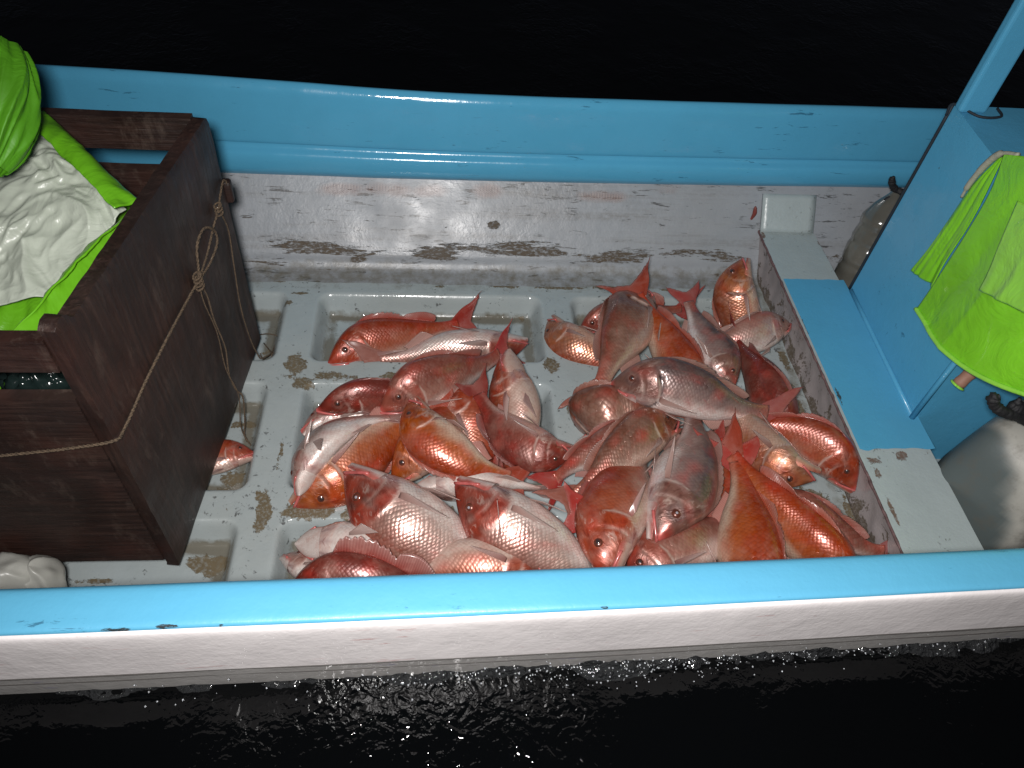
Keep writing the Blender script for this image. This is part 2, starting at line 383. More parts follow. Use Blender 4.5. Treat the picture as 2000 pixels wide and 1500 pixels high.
# ------------------------------------------------------------------ water
wb = MB()
WZ = 0.232
def hull_in(x): return 0.52 + 0.021 * (x - 0.1) + 0.006 * (x - 0.1) ** 2        # inner edge of the near gunwale top
wb.add([(-400, -400, WZ), (400, -400, WZ), (400, 0.53, WZ), (-400, 0.53, WZ)], [(0, 1, 2, 3)])
wb.add([(-400, 1.86, WZ), (400, 1.86, WZ), (400, 900, WZ), (-400, 900, WZ)], [(0, 1, 2, 3)])
wb.add([(-400, 0.53, WZ), (-2.35, 0.53, WZ), (-2.35, 1.86, WZ), (-400, 1.86, WZ)], [(0, 1, 2, 3)])
wb.add([(3.15, 0.53, WZ), (400, 0.53, WZ), (400, 1.86, WZ), (3.15, 1.86, WZ)], [(0, 1, 2, 3)])
tag(wb.build('water', M['water'], smooth=False, recalc=False), kind='structure')
# low ridge of broken water where the hull meets the sea
rb = MB()
def ridge(u, v):
    x = lerp(-0.95, 1.5, u); a = sm(-0.5, 0.2, x) * (1 - sm(0.5, 1.4, x)) * 0.7 + 0.3
    y = hull_in(x) - 0.066 - 0.030 * v
    n = noise.fractal(Vector((x * 22, y * 40, 0.3)), 0.8, 2.1, 4)
    n2 = noise.noise(Vector((x * 5, 0, 4)))
    h = (1 - v) ** 1.3 * (0.016 + 0.012 * n2) * a + n * 0.016 * a * (1 - v) * 1.3
    return (x, y - 0.012 * n2, WZ - 0.004 + max(-0.002, h))
rb.grid(ridge, 700, 14)
M['wash'] = (lambda t: t.set(col=(0.02, 0.021, 0.022), rough=0.04, ior=1.33, coat=0.5, nrm=t.bump(t.noise(t.coord(), 90, 4), 1.0, 0.02)))(NT('broken_water_wash'))
tag(rb.build('water_wash', M['wash']), kind='structure')

# ------------------------------------------------------------------ boat
boat = tag(empty('fishing_boat', (0.3, 1.15, -0.2)), 'open wooden fishing boat painted blue and white, holding the fish catch', 'boat')
bpy.context.view_layer.update()
def bpart(mb, name, mat, parent=None, **kw):
    o = mb.build(name, mat, **kw)
    pr = parent or boat
    o.parent = pr
    o.matrix_parent_inverse = Matrix.Translation(boat.location).inverted()
    if parent: o.matrix_parent_inverse = Matrix.Identity(4)
    return o
def sweep(prof, xs, dy, dz, mb=None):
    mb = mb or MB(); n = len(prof); vs = []; fs = []
    for x in xs:
        for (y, z) in prof: vs.append((x, y + dy(x), z + dz(x)))
    for i in range(len(xs) - 1):
        for k in range(n - 1):
            fs.append((i * n + k, i * n + k + 1, (i + 1) * n + k + 1, (i + 1) * n + k))
    mb.add(vs, fs); return mb
def rprof(pts, n=5):
    return [(p.x, p.y) for p in cat_rom([Vector((a, b, 0)) for a, b in pts], n)]
XS = [-2.3 + 5.4 * i / 220 for i in range(221)]
# far gunwale: sheer measured along its top, middle and bottom lines
def line_tab(pts, y):
    q = [aty(px, py, y) for px, py in pts]; t_ = [(p.x, p.z) for p in q]
    (xa, za), (xb, zb) = t_[0], t_[1]; t_ = [(-2.4, za + (zb - za) / (xb - xa) * (-2.4 - xa) * .8)] + t_
    (xa, za), (xb, zb) = t_[-2], t_[-1]; t_.append((3.2, zb + (zb - za) / (xb - xa) * (3.2 - xb) * .8))
    return smooth_tab(t_)
top_far = line_tab([(40, 124), (400, 147), (700, 170), (900, 183), (1250, 196), (1600, 206), (1840, 213)], 1.828)
bot_far = line_tab([(180, 327), (450, 336), (700, 345), (950, 352), (1250, 358), (1780, 366)], 1.79)
def far_z(x, z): return bot_far(x) + (z - .206) / (.424 - .206) * (top_far(x) - bot_far(x))
def zero(x): return 0.0
def wobble(x): return 0.0015 * noise.noise(Vector((x * 5, 3, 1)))
pf = rprof([(1.800, 0.196), (1.788, 0.206), (1.778, 0.222), (1.776, 0.246), (1.781, 0.264), (1.794, 0.274), (1.798, 0.283), (1.795, 0.292),
            (1.799, 0.34), (1.806, 0.392), (1.812, 0.412), (1.826, 0.424), (1.842, 0.416), (1.850, 0.395), (1.852, 0.33)])
def wear_attr(mb, spots, amp=1.0):
    out = []
    for p in mb.v:
        a = 0
        for (q, rx, ry, k) in spots:
            dx = (p[0] - q[0]) / rx; dy = (p[1] - q[1]) / ry; dz = (p[2] - q[2]) / max(ry, 0.03)
            d = dx * dx + dy * dy + dz * dz
            if d < 9: a = max(a, k * math.exp(-d))
        out.append(a * amp)
    mb.fa['wear'] = out
fg = sweep(pf, XS, wobble, zero)
fg.v = [(x, y, far_z(x, z)) for (x, y, z) in fg.v]
wear_attr(fg, [(aty(1160, 208, 1.82), 0.012, 0.008, 0.8), (aty(205, 208, 1.8), 0.012, 0.01, 0.7), (aty(530, 220, 1.8), .01, .01, .6)])
fg.fa['wear'] = [q_ - .16 for q_ in fg.fa['wear']]
bpart(fg, 'gunwale', M['blue'])
# far inside wall, leaning out, with a fillet at the deck
def wall(u, v):
    x = lerp(-2.3, 3.1, u)
    prof = [(0, (1.592, 0.0)), (0.07, (1.61, 0.002)), (0.14, (1.636, 0.008)), (0.19, (1.652, 0.022)), (0.24, (1.66, 0.04)), (1.0, (1.802, 0.215))]
    y = interp([(a, b[0]) for a, b in prof], v); z = interp([(a, b[1]) for a, b in prof], v)
    return (x, y + 0.002 * noise.noise(Vector((x * 4, z * 8, 2))), z * (1 - v) + (bot_far(x) + .008) * z / .215 * v)
wl = MB(); wl.grid(wall, 360, 50)
def wpt(px, py):    # point of the leaning wall under a pixel
    d = ray(px, py); k = 0.8
    t = (1.627 + k * 1.5) / (d.y - k * d.z) if False else (1.627 + k * CAM.z) / (d.y - k * d.z)
    return CAM + d * t
sp = []
for (px, py, rx, ry, k) in [(850, 500, .10, .022, .62), (790, 508, .05, .012, .5), (700, 505, .03, .010, .6), (610, 510, .05, .01, .42), (540, 512, .10, .012, .42),
                            (1180, 500, .06, .012, .5), (1240, 505, .08, .01, .48), (1130, 505, .08, .010, .42), (1350, 522, .03, .008, .4),
                            (965, 438, .018, .008, .95), (870, 442, .025, .006, .55), (480, 420, .05, .006, .52), (700, 428, .09, .005, .42), (1010, 505, .08, .01, .45)]:
    sp.append((wpt(px, py), rx, ry, k))
for px in range(600, 1460, 40): sp.append((aty(px, 527 + (px - 600) * .018, 1.64), .03, .008, .30 + .22 * random.random()))
wear_attr(wl, sp)
# rubbed pinkish primer showing near the top
for q_ in range(len(wl.v)):
    p = wl.v[q_]; b_ = .38 * math.exp(-((p[2] - .055 - .012 * noise.noise(Vector((p[0] * 3, 0, 0)))) / .018) ** 2) * (.75 + .8 * noise.noise(Vector((p[0] * 4.5, 3, p[2] * 9))))
    b_ += .20 * math.exp(-((p[2] - .17) / .03) ** 2) * max(0, .4 + noise.noise(Vector((p[0] * 3, 9, 2))))
    wl.fa['wear'][q_] = max(wl.fa['wear'][q_], b_ + .10)
wl.fa['grime_shade'] = [.5 * math.exp(-(p[2] / .035) ** 2) + .12 for p in wl.v]
wl.fa['primer'] = [max([math.exp(-(((p[0] - q.x) / r) ** 2 + ((p[2] - q.z) / .018) ** 2)) * k for (q, r, k) in
                   [(wpt(665, 372), .07, .9), (760, 375, 0)and(wpt(760, 372), .10, .7), (wpt(840, 375), .06, .8), (wpt(950, 375), .045, 1.0), (wpt(1180, 385), .09, .8), (wpt(1310, 370), .07, .5)]] + [0]) for p in wl.v]
def prime(mat):
    t = NT.__new__(NT); t.m = mat; t.t = mat.node_tree; t.p = t.t.nodes['Principled BSDF']
    src = t.p.inputs['Base Color'].links[0].from_socket
    at = t.n('ShaderNodeAttribute', attribute_name='primer').outputs['Fac']
    v = t.coord(); f = t.ramp(t.math('ADD', at, t.math('MULTIPLY', t.math('SUBTRACT', t.noise(t.coord(scale=(.5, 1, 1)), 14, 6, .7), .5), 1.2)), [(.35, 0.0), (.75, .55)])
    weave = t.n('ShaderNodeTexChecker', {'Vector': v, 'Scale': 260.0, 1: (0.34, 0.24, 0.21, 1), 2: (0.20, 0.13, 0.12, 1)}).outputs[0]
    drip = t.ramp(t.noise(t.coord(scale=(60, 6, 2.2)), 1.0, 5, .7), [(.66, 0.0), (.74, .35)])
    c = t.mix(f, src, weave); c = t.mix(drip, c, (0.2, 0.18, 0.16))
    t.lk(c, t.p.inputs['Base Color'])
prime(M['white_wall'])
bpart(wl, 'side_wall', M['white_wall'])
# near gunwale and hull
def dyn(x): return hull_in(x) - 0.52
ng = sweep(rprof([(0.545, 0.36), (0.537, 0.385), (0.5335, 0.41), (0.528, 0.4215), (0.519, 0.4285), (0.50, 0.431), (0.475, 0.4305), (0.4655, 0.4292), (0.4615, 0.4268), (0.460, 0.4235)]), XS, dyn, wobble)
sp = []
for (px, py, rx, ry, k) in [(230, 1231, .025, .005, .75), (325, 1222, .02, .004, .75), (435, 1220, .012, .004, .7), (475, 1227, .012, .005, .8), (1200, 1190, .006, .004, .7),
                            (1480, 1145, .004, .003, .6), (1520, 1160, .004, .004, .7), (1820, 1096, .012, .002, .6), (1870, 1130, .004, .004, .7), (1690, 1165, .012, .008, .55), (560, 1160, .004, .006, .5), (1460, 1135, .005, .004, .55), (1180, 1185, .005, .003, .6)]:
    sp.append((atz(px, py, 0.43), rx, ry, k))
wear_attr(ng, sp); ng.fa['wear'] = [q_ - .12 if q_ < .2 else q_ for q_ in ng.fa['wear']]
bpart(ng, 'gunwale', M['blue_near'])
hp = rprof([(0.470, 0.4225), (0.4605, 0.4222), (0.4550, 0.417), (0.4525, 0.395), (0.4515, 0.34), (0.4505, 0.29)], 4)
hp2 = [(0.4505, 0.29), (0.4500, 0.270), (0.449, 0.22), (0.46, 0.05), (0.56, -0.2), (0.8, -0.34), (1.15, -0.4)]
# mirror for the far outside
hb = sweep(hp, XS, dyn, wobble)
hb2 = sweep(hp2, XS, dyn, wobble); hb2.fa['wear'] = [.15] * len(hb2.v); bpart(hb2, 'rubbing_strake', M['wet_hull'])
for z_ in (.2885, .2682):
    sl_ = MB(); sl_.tube([(x, .4500 + dyn(x) + wobble(x), z_ + wobble(x)) for x in XS], .0011, 6); bpart(sl_, 'seam_line', M['seam_brown'])
sweep([(1.850, 0.34), (1.84, 0.2), (1.82, 0.05), (1.78, -0.1), (1.5, -0.34), (1.15, -0.4)], XS, zero, zero, hb)
for x in (-2.3, 3.1):
    ring = [(x, y + dyn(x), z) for (y, z) in hp + hp2] + [(x, 1.5, -0.34), (x, 1.82, 0.05), (x, 1.85, 0.4)]
    hb.add(ring, [tuple(range(len(ring)))])
wear_attr(hb, [(aty(1690, 1167, 0.46), .014, .01, .8), (aty(1688, 1165, 0.46), .008, .02, .7)])
bpart(hb, 'hull', M['white_hull'])
# inside of the near side
ni = sweep([(0.545, 0.37), (0.60, 0.2), (0.64, 0.05), (0.66, -0.06)], XS, dyn, zero)
ni.fa['wear'] = [0.1] * len(ni.v); bpart(ni, 'side_wall', M['white_wall'])

# moulded deck: ribs standing between sunken panels
RIBA = (-0.386, -0.312); RIBB = (0.30, 0.375)
YR = [(0.30, 0.868), (0.935, 1.245), (1.31, 1.555)]
XR = [(-1.25, RIBA[0]), (RIBA[1], RIBB[0]), (RIBB[1], 0.865)]
DEP = 0.058
def sdrr(x, y, x0, x1, y0, y1, r):
    cx, cy = (x0 + x1) / 2, (y0 + y1) / 2
    qx = abs(x - cx) - (x1 - x0) / 2 + r; qy = abs(y - cy) - (y1 - y0) / 2 + r
    return math.hypot(max(qx, 0), max(qy, 0)) + min(max(qx, qy), 0) - r
def skew(x, y): return x - 0.085 * (1.0 - y) * (0.5 if x < 0 else -0.1)
def deck_z(x, y):
    z = 0.0
    for (y0, y1) in YR:
        for (x0, x1) in XR:
            xx = x + (0.03 * (1.2 - y) if x < 0.1 else -0.0)
            d = sdrr(xx, y, x0, x1, y0, y1, 0.035)
            if d < 0: z = -DEP * (0.5 - 0.5 * math.cos(math.pi * min(1, -d / 0.034))) 
    return z + 0.0012 * noise.noise(Vector((x * 7, y * 7, 0))) 
dk = MB()
NX, NY = 450, 210
dk.grid(lambda u, v: (lerp(-1.28, 0.958, u), lerp(0.56, 1.60, v), deck_z(lerp(-1.28, 0.958, u), lerp(0.56, 1.60, v))), NX, NY)
spots = []
def spot(px, py, rx, ry, k, z=0): spots.append((atz(px, py, z), rx * 1.2, ry * 1.2, min(.85, k + .05)))
for a in [(575, 712, .03, .028, .8), (590, 750, .022, .022, .72), (560, 735, .02, .012, .5), (640, 735, .05, .018, .55), (690, 742, .03, .016, .5), (760, 735, .04, .015, .48), (1078, 715, .018, .028, .75),
          (600, 998, .055, .022, .85), (515, 1000, .018, .05, .75), (505, 970, .014, .02, .5), (680, 1005, .025, .02, .6), (640, 985, .08, .02, .4), (930, 985, .03, .03, .6), (880, 1000, .02, .02, .4), (560, 590, .02, .01, .6), (585, 573, .03, .006, .72),
          (1100, 562, .09, .008, .62), (1200, 562, .08, .008, .66), (1300, 566, .04, .008, .5), (990, 560, .06, .008, .5), (860, 560, .02, .006, .45), (620, 548, .02, .01, .4), (530, 548, .06, .008, .45),
          (550, 880, .008, .06, .45), (545, 800, .006, .05, .35), (1055, 650, .01, .03, .35), (1595, 985, .03, .045, .78), (1580, 960, .03, .02, .5), (1530, 700, .015, .06, .52), (1560, 790, .012, .10, .5), (1660, 1000, .012, .06, .55), (1610, 890, .01, .06, .45),
          (1110, 800, .006, .03, .4), (470, 990, .05, .015, .35), (690, 760, .03, .01, .4), (1130, 985, .03, .03, .6)]: spot(*a)
for a in [(450, 935, .035, .02, .75), (430, 960, .03, .03, .6), (480, 830, .05, .012, .5), (490, 780, .03, .03, .5), (410, 1105, .05, .022, .8), (520, 690, .03, .03, .42), (620, 640, .012, .02, .5), (1000, 595, .02, .012, .5), (1020, 620, .012, .03, .5), (610, 770, .03, .03, .45),
          (590, 1060, .02, .03, .5), (200, 1135, .06, .008, .6), (1120, 590, .05, .02, .45), (640, 600, .04, .02, .35), (520, 600, .05, .03, .35), (700, 600, .08, .02, .3)]: spot(*a, z=-DEP)
wear_attr(dk, spots)
def deck_grime_shade(x, y):
    g = 0
    for (y0, y1) in YR:
        for (x0, x1) in XR:
            d = sdrr(x + (0.03 * (1.2 - y) if x < 0.1 else 0), y, x0, x1, y0, y1, 0.035)
            if d < 0: g = max(g, math.exp(-((d + .040) / .014) ** 2) * (.85 + .6 * noise.noise(Vector((x * 9, y * 9, 4)))))
    if x > .87: g = max(g, .55 * math.exp(-((x - .935) / .02) ** 2))
    if y > 1.57: g = max(g, .4)
    if deck_z(x, y) < -.045: g += .26 + .2 * noise.noise(Vector((x * 7, y * 7, 2)))  # tray floors: dirt plus shade painted into the colour so the ribs read
    return g + .22 * max(0, noise.noise(Vector((x * 5, y * 5, 8))))
dk.fa['grime_shade'] = [deck_grime_shade(p[0], p[1]) for p in dk.v]
bpart(dk, 'deck', M['white_floor'])
for bx_ in ((0.957, 3.1, 0.56, 1.65, -0.12, -0.055), (-2.3, -1.281, 0.56, 1.65, -0.1, -0.002)):
    d2 = MB(); d2.box(*bx_); d2.fa['wear'] = [0.2] * 8; bpart(d2, 'deck', M['white_floor'], smooth=False)

# bulkhead plank across the boat
bx0, bx1, bz = 0.945, 1.112, 0.115
def bulk_x(y, e): return (0.929 + 0.030 * (1.757 - y)) if e == 0 else (1.086 + 0.047 * (1.83 - y))
bk = MB()
def btop(u, v):
    y = lerp(0.60, 1.715, v); return (lerp(bulk_x(y, 0), bulk_x(y, 1), u), y, bz + 0.001 * noise.noise(Vector((u * 3, y * 9, 0))))
bk.grid(btop, 20, 120)
wear_attr(bk, [(atz(1685, 770, bz), .01, .05, .45), (atz(1710, 900, bz), .02, .014, .66), (atz(1760, 890, bz), .02, .02, .62), (atz(1715, 925, bz), .01, .02, .7), (atz(1745, 1000, bz), .008, .06, .6),
               (atz(1810, 885, bz), .02, .02, .5), (atz(1600, 470, bz), .01, .08, .55), (atz(1490, 460, bz), .006, .06, .5), (atz(1500, 440, bz), .02, .02, .4)])
bulk = bpart(bk, 'bulkhead', M['white_bulk'])
def bpart2(mb, name, mat, **kw):
    o = mb.build(name, mat, **kw); o.parent = bulk; o.matrix_parent_inverse = Matrix.Identity(4); return o
bf = MB()
bf.grid(lambda u, v: (bulk_x(lerp(.60, 1.735, v), 0) + 0.0 + 0.010 * (1 - u) ** 2 * 0 + (0.006 + 0.004 * noise.noise(Vector((u * 4, v * 30, 1)))) * math.sin(min(1, (1 - u) * 3) * 1.5) * (1 if u < 1 else 0), lerp(.60, 1.735, v), lerp(-0.06, bz - .001, u)), 14, 120)
bf.fa['wear'] = [0.30 + 0.25 * math.exp(-((p[2]) / .03) ** 2) for p in bf.v]
bpart2(bf, 'face_board', M['grey_bulk'])
br = MB(); br.grid(lambda u, v: (bulk_x(lerp(.60, 1.735, v), 1), lerp(.60, 1.735, v), lerp(bz - .001, -0.06, u)), 6, 60)
br.fa['wear'] = [0.2] * len(br.v); bpart2(br, 'back_board', M['white_bulk'])
ed = MB()          # rough chipped edge along the plank
ed.tube([(bulk_x(y, 0) - 0.001 + 0.0025 * noise.noise(Vector((y * 40, 1, 1))), y, bz - 0.003) for y in [0.6 + 1.13 * i / 160 for i in range(161)]], [0.0035 + 0.002 * noise.noise(Vector((i * .35, 0, 5))) for i in range(161)], 6)
bpart2(ed, 'edge', simple('chipped_brown_edge', (0.17, 0.10, 0.10), 0.7, var=0.6, vs=60))
ck = MB()           # block where the plank turns up the wall
ck.grid(lambda u, v: (lerp(bulk_x(1.735, 0), bulk_x(1.735, 1) - .005, u), 1.708 + 0.062 * v + .006 * v * v, bz + 0.002 + 0.082 * v), 8, 8)
ck.fa['wear'] = [0.15] * len(ck.v); bpart2(ck, 'end_flange', M['white_bulk'], solid=0.01)
rc = MB(); q = wpt(1468, 412); rc.tube(cat_rom([q + Vector((0, -.012, .025)), q + Vector((.004, -.014, .0)), q + Vector((-.003, -.014, -.03))], 4), [.002, .005, .006, .007, .006, .005, .004, .003, .002], 6)
bpart2(rc, 'paint_chip', M['rust'])
# blue seat painted over the middle of the plank
bs = MB()
def sy(u, far): return (1.512 + .006 * noise.noise(Vector((u * 6, 2, 2)))) if far else (0.957 + 0.012 * noise.noise(Vector((u * 5, 9, 2))))
bs.grid(lambda u, v: (lerp(bulk_x(1.2, 0) + 0.004 + .030 * (1.2 - lerp(sy(u, 0), sy(u, 1), v)), bulk_x(lerp(sy(u, 0), sy(u, 1), v), 1) + 0.01, u), lerp(sy(u, 0), sy(u, 1), v), bz + 0.004), 30, 60)
wear_attr(bs, [(atz(1570, 640, bz), .008, .08, .5), (atz(1635, 770, bz), .008, .08, .5), (atz(1780, 805, bz), .02, .02, .35), (atz(1800, 880, bz), .02, .01, .5)])
bpart2(bs, 'blue_seat', M['blue_seat'])

# blue console box beside the seat, with the corner post
PX = 1.118; PT = 0.662
Yn, Yf = 1.045, 1.475
cb = MB()
def face(u, v):      # side facing the fish
    return (PX + 0.02 * (1 - v) * (1 - u) * .3, lerp(Yn, Yf, v), lerp(-0.06, PT, u))
cb.grid(face, 40, 30)
cb.grid(lambda u, v: (PX + 0.5 * v, Yn, lerp(-0.06, PT, u)), 30, 20)
cb.grid(lambda u, v: (PX + 0.5 * u, lerp(Yn, Yf, v), PT + .0), 10, 20)
cb.grid(lambda u, v: (PX + 0.5 * v, Yf, lerp(-0.06, PT, u)), 30, 20)
cb.grid(lambda u, v: (PX + 0.5, lerp(Yn, Yf, v), lerp(-0.06, PT, u)), 30, 20)
wear_attr(cb, [(atx(1825, 345, PX), .03, .02, .4)])
console = bpart(cb, 'console_box', M['blue_seat'])
def cpart(mb, name, mat, **kw):
    o = mb.build(name, mat, **kw); o.parent = console; o.matrix_parent_inverse = Matrix.Identity(4); return o
es = MB(); es.tube([(PX - .001, Yn, z) for z in (0.1, .3, .5, .66)], 0.007, 8); es.tube([(PX - .001, y, bz + .006) for y in (Yn, 1.2, 1.35, 1.47)], .006, 8)
cpart(es, 'corner_fillet', M['blue_seat'])
sm_ = MB(); sm_.tube([(PX + .0, Yf + .006, lerp(.1, .66, i / 12)) for i in range(13)], 0.004, 8)
cpart(sm_, 'seam', M['seam'])
ps = MB(); 
pb0 = atz(1862, 205, PT); pb1 = atz(1925, 207, PT)
ps.box(PX - .006, PX - .006 + (pb1 - pb0).length * .84, Yf - 0.032, Yf - .004, PT, 1.9)
bpart(ps, 'corner_post', M['blue_seat'], smooth=False, bevel=.008)
ps.fa = {}
lr = MB(); pz = PT + .004; lr.tube(cat_rom([(PX - .004, Yf + .004, pz - .03), (PX - .004, Yf, pz), (PX + .03, Yf - .05, pz + .002), (PX + .078, Yf - .05, pz + .004), (PX + .084, Yf - .02, pz + .005)], 6), .0028, 6)
tag(lr.build('cord', M['seam']), 'thin dark cord wrapped round the foot of the blue corner post', 'cord')

# ------------------------------------------------------------------ wooden bin
A = atz(352, 1105, 0.004); B = atz(510, 665, 0.004)
A.z = B.z = 0.004
pd = (B - A).normalized(); pn = Vector((pd.y, -pd.x, 0))           # along the panel, outwards (+x)
bin_ = tag(empty('wooden_bin', (-0.85, 1.05, 0)), 'dark brown slatted wooden bin tied with rope, standing on the deck', 'bin')
bpy.context.view_layer.update()
def binp(mb, name, mat=None, parent=None, **kw):
    o = mb.build(name, mat or M['wood'], **kw); o.parent = parent or bin_
    o.matrix_parent_inverse = Matrix.Translation(bin_.location).inverted() if not parent else Matrix.Identity(4)
    return o
def along(s, z, out=0.0): return A + pd * s + pn * out + Vector((0, 0, z - A.z))
Lp = (B - A).length
pm = MB()
ztab = [(-0.0, 0.685), (0.012, 0.692), (0.03, 0.690), (0.045, 0.668), (0.06, 0.667), (Lp - .05, 0.634), (Lp - .01, 0.632), (Lp, 0.626)]
def pan(side):
    def f(u, v):
        s = Lp * u; zt = interp(ztab, s) + .002 * noise.noise(Vector((s * 30, 0, 3)))
        z = lerp(0.004, zt, v)
        o = -0.0 if side else -0.024
        o += 0.0012 * noise.noise(Vector((s * 6, z * 20, 5))) + (-.003 if v > .995 or v < .005 else 0)
        return along(s, z, o)
    return f
pm.grid(pan(1), 90, 60); pm.grid(pan(0), 90, 60)
for v in (0, 1): pm.grid(lambda u, w_, v=v: pan(1)(u, v).lerp(pan(0)(u, v), w_), 90, 1)
for u in (0, 1): pm.grid(lambda v, w_, u=u: pan(1)(u, v).lerp(pan(0)(u, v), w_), 60, 1)
pm.fa['grain'] = [1.0] * len(pm.v)
binp(pm, 'side_panel')
def slat(y, z0, z1, x1, name='slat', x0=-1.25, th=.02, dzl=0.0):
    sb = MB(); 
    def f(a):
        def g(u, v):
            x = lerp(x0, x1, u); return (x, y + (th if a else 0) + .0012 * noise.noise(Vector((x * 8, v * 6, a))), lerp(z0, z1, v) + dzl * (1 - u) + .002 * noise.noise(Vector((x * 6, 2, v))))
        return g
    sb.grid(f(0), 40, 8); sb.grid(f(1), 40, 8)
    for v in (0, 1): sb.grid(lambda u, w_, v=v: Vector(f(0)(u, v)).lerp(Vector(f(1)(u, v)), w_), 40, 1)
    for u in (0, 1): sb.grid(lambda v, w_, u=u: Vector(f(0)(u, v)).lerp(Vector(f(1)(u, v)), w_), 8, 1)
    sb.fa['grain'] = [0.0] * len(sb.v)
    return binp(sb, name)
ax = A.x - .001
slat(A.y + .0, 0.03, 0.540, ax - .024, 'front_board')
slat(A.y + .0, 0.602, 0.668, ax - .024)
fyy = B.y - .021
slat(fyy, aty(300, 293, fyy).z, aty(300, 230, fyy).z, B.x - .026)
slat(fyy, 0.40, aty(280, 331, fyy).z, B.x - .026)
slat(fyy, 0.03, 0.38, B.x - .026)
lp = MB(); lp.box(-1.275, -1.25, A.y, B.y, .004, .62); lp.fa['grain'] = [1.0] * 8; binp(lp, 'side_panel', smooth=False, bevel=.004)
bt = MB(); bt.box(-1.249, -.53, A.y + .022, B.y - .033, .01, .03); bt.fa['grain'] = [0.0] * 8; binp(bt, 'bottom_board', smooth=False)
cl = MB(); c0 = along(Lp, 0.455, 0.0)
cl.box(c0.x - .03, c0.x + .012, c0.y + .001, c0.y + .022, .425, .478); cl.fa['grain'] = [0.0] * 8
binp(cl, 'cleat', smooth=False, bevel=.006)

def onp(px, py, out=.004):
    p = atplane(px, py, A + pn * out, pn); return p
rp = MB()
r = .0027
# twisted strands: main line from the front, round the corner, up to the knot
def twist(pts, r, mb, n=6):
    P = cat_rom(pts, n)
    # densify
    D = []
    for a, b in zip(P, P[1:]):
        k = max(1, int((b - a).length / .0025))
        D += [a.lerp(b, i / k) for i in range(k)]
    D.append(P[-1])
    for ph in (0, math.pi):
        Q = []
        for i, p in enumerate(D):
            t = (D[min(i + 1, len(D) - 1)] - D[max(i - 1, 0)]).normalized()
            a = t.orthogonal().normalized(); b = t.cross(a); th = i * .0025 / (r * 5.5) * 2 * math.pi + ph
            ref = Vector((.2, .3, .9)); a = (ref - t * ref.dot(t)).normalized(); b = t.cross(a)
            Q.append(p + (a * math.cos(th) + b * math.sin(th)) * r * .52)
        mb.tube(Q, r * .62, 5)
fy = A.y - .006
kn = onp(388, 548, .010)
twist([aty(-30, 893, fy), aty(60, 884, fy), aty(140, 875, fy), aty(222, 861, fy), onp(243, 838), onp(285, 745), onp(330, 655), onp(370, 580), kn], r, rp)
# loop above the knot
twist([kn, onp(387, 520, .012), onp(385, 480, .014), onp(398, 447, .016), onp(418, 450, .016), onp(424, 475, .015), onp(410, 515, .012), kn], r, rp)
# knot turns
for k in range(4):
    c = kn + Vector((0, 0, .012 - .009 * k)); 
    twist([c + (pd * math.cos(a) + Vector((0, 0, .25)) * math.cos(a) * .3 + pn * .6 * math.sin(a)) * .011 for a in [i * 2 * math.pi / 10 for i in range(11)]], r * .85, rp, 3)
# line up to the cleat and its knot
k2 = onp(427, 408, .010)
twist([kn, onp(404, 500, .006), onp(418, 440, .006), k2, onp(431, 378, .006), onp(437, 352, .006), along(Lp + .012, .46, .004), along(Lp + .026, .45, -.01)], r * .9, rp)
for k in range(3):
    c = k2 + Vector((0, 0, .008 - .009 * k))
    twist([c + (pd * math.cos(a) + pn * .6 * math.sin(a)) * .010 for a in [i * 2 * math.pi / 10 for i in range(11)]], r * .85, rp, 3)
# two loose tails hanging down the panel
e1 = atz(478, 850, -.03); e2 = atz(512, 690, -.03)
twist([kn, onp(405, 580), onp(418, 625), onp(440, 680), onp(447, 730), onp(460, 760, .012), atz(474, 775, .06), atz(478, 820, .0), e1, atz(490, 870, -.045)], r * .75, rp)
twist([kn, onp(398, 590, .006), onp(424, 650, .006), onp(441, 720, .007), atz(466, 772, .08), atz(470, 830, .0), atz(482, 862, -.04)], r * .6, rp)
twist([k2, onp(446, 450), onp(457, 520), onp(470, 600), onp(488, 660), onp(503, 692, .01), atz(512, 700, .02), atz(530, 690, -.03), atz(538, 672, -.045)], r * .7, rp)
tag(rp.build('tie_rope', M['rope']), 'tan twisted rope with a looped knot tied round the dark wooden bin', 'rope')
fm = MB()
for pts in ([(500, 655), (525, 652), (545, 660), (538, 685), (515, 700), (508, 690)], [(515, 670), (530, 690), (528, 703), (512, 705)], [(512, 705), (525, 693), (536, 688), (540, 700)]):
    fm.tube(cat_rom([atz(px, py, -.045 + .012 * (i % 2)) for i, (px, py) in enumerate(pts)], 6), .0014, 5)
tag(fm.build('fishing_line', M['rope']), 'small tangle of brown fishing line on the deck by the bin corner', 'fishing line')

# ------------------------------------------------------------------ raincoat heaped inside the bin
def patch(corners, nu, nv, amp, freq, seed, bulge=0.0, ridged=True):
    """cloth panel spanning four measured corners, wrinkled by real displacement"""
    P = [atz(*c) for c in corners]
    nrm = ((P[1] - P[0]).cross(P[3] - P[0])).normalized()
    if nrm.z < 0: nrm = -nrm
    def f(u, v):
        p = P[0].lerp(P[1], u).lerp(P[3].lerp(P[2], u), v)
        q = p * freq + Vector((seed, seed * 2, 0)); q += Vector((noise.noise(q * .6), noise.noise(q * .6 + Vector((9, 1, 2))), 0)) * .9
        a = 1 - abs(noise.noise(q)) * 2.4; b = 1 - abs(noise.noise(q * 2.1)) * 2
        h = (a * .55 + b * .42 + (1 - abs(noise.noise(q * 4.3)) * 2) * .16) if ridged else noise.noise(q)
        return p + nrm * (amp * h + bulge * 4 * u * (1 - u) * 4 * v * (1 - v) * .5)
    return f
coat = tag(empty('raincoat', (-.85, 1.05, .45)), 'crumpled lime green raincoat with grey white lining heaped inside the wooden bin', 'raincoat')
bpy.context.view_layer.update()
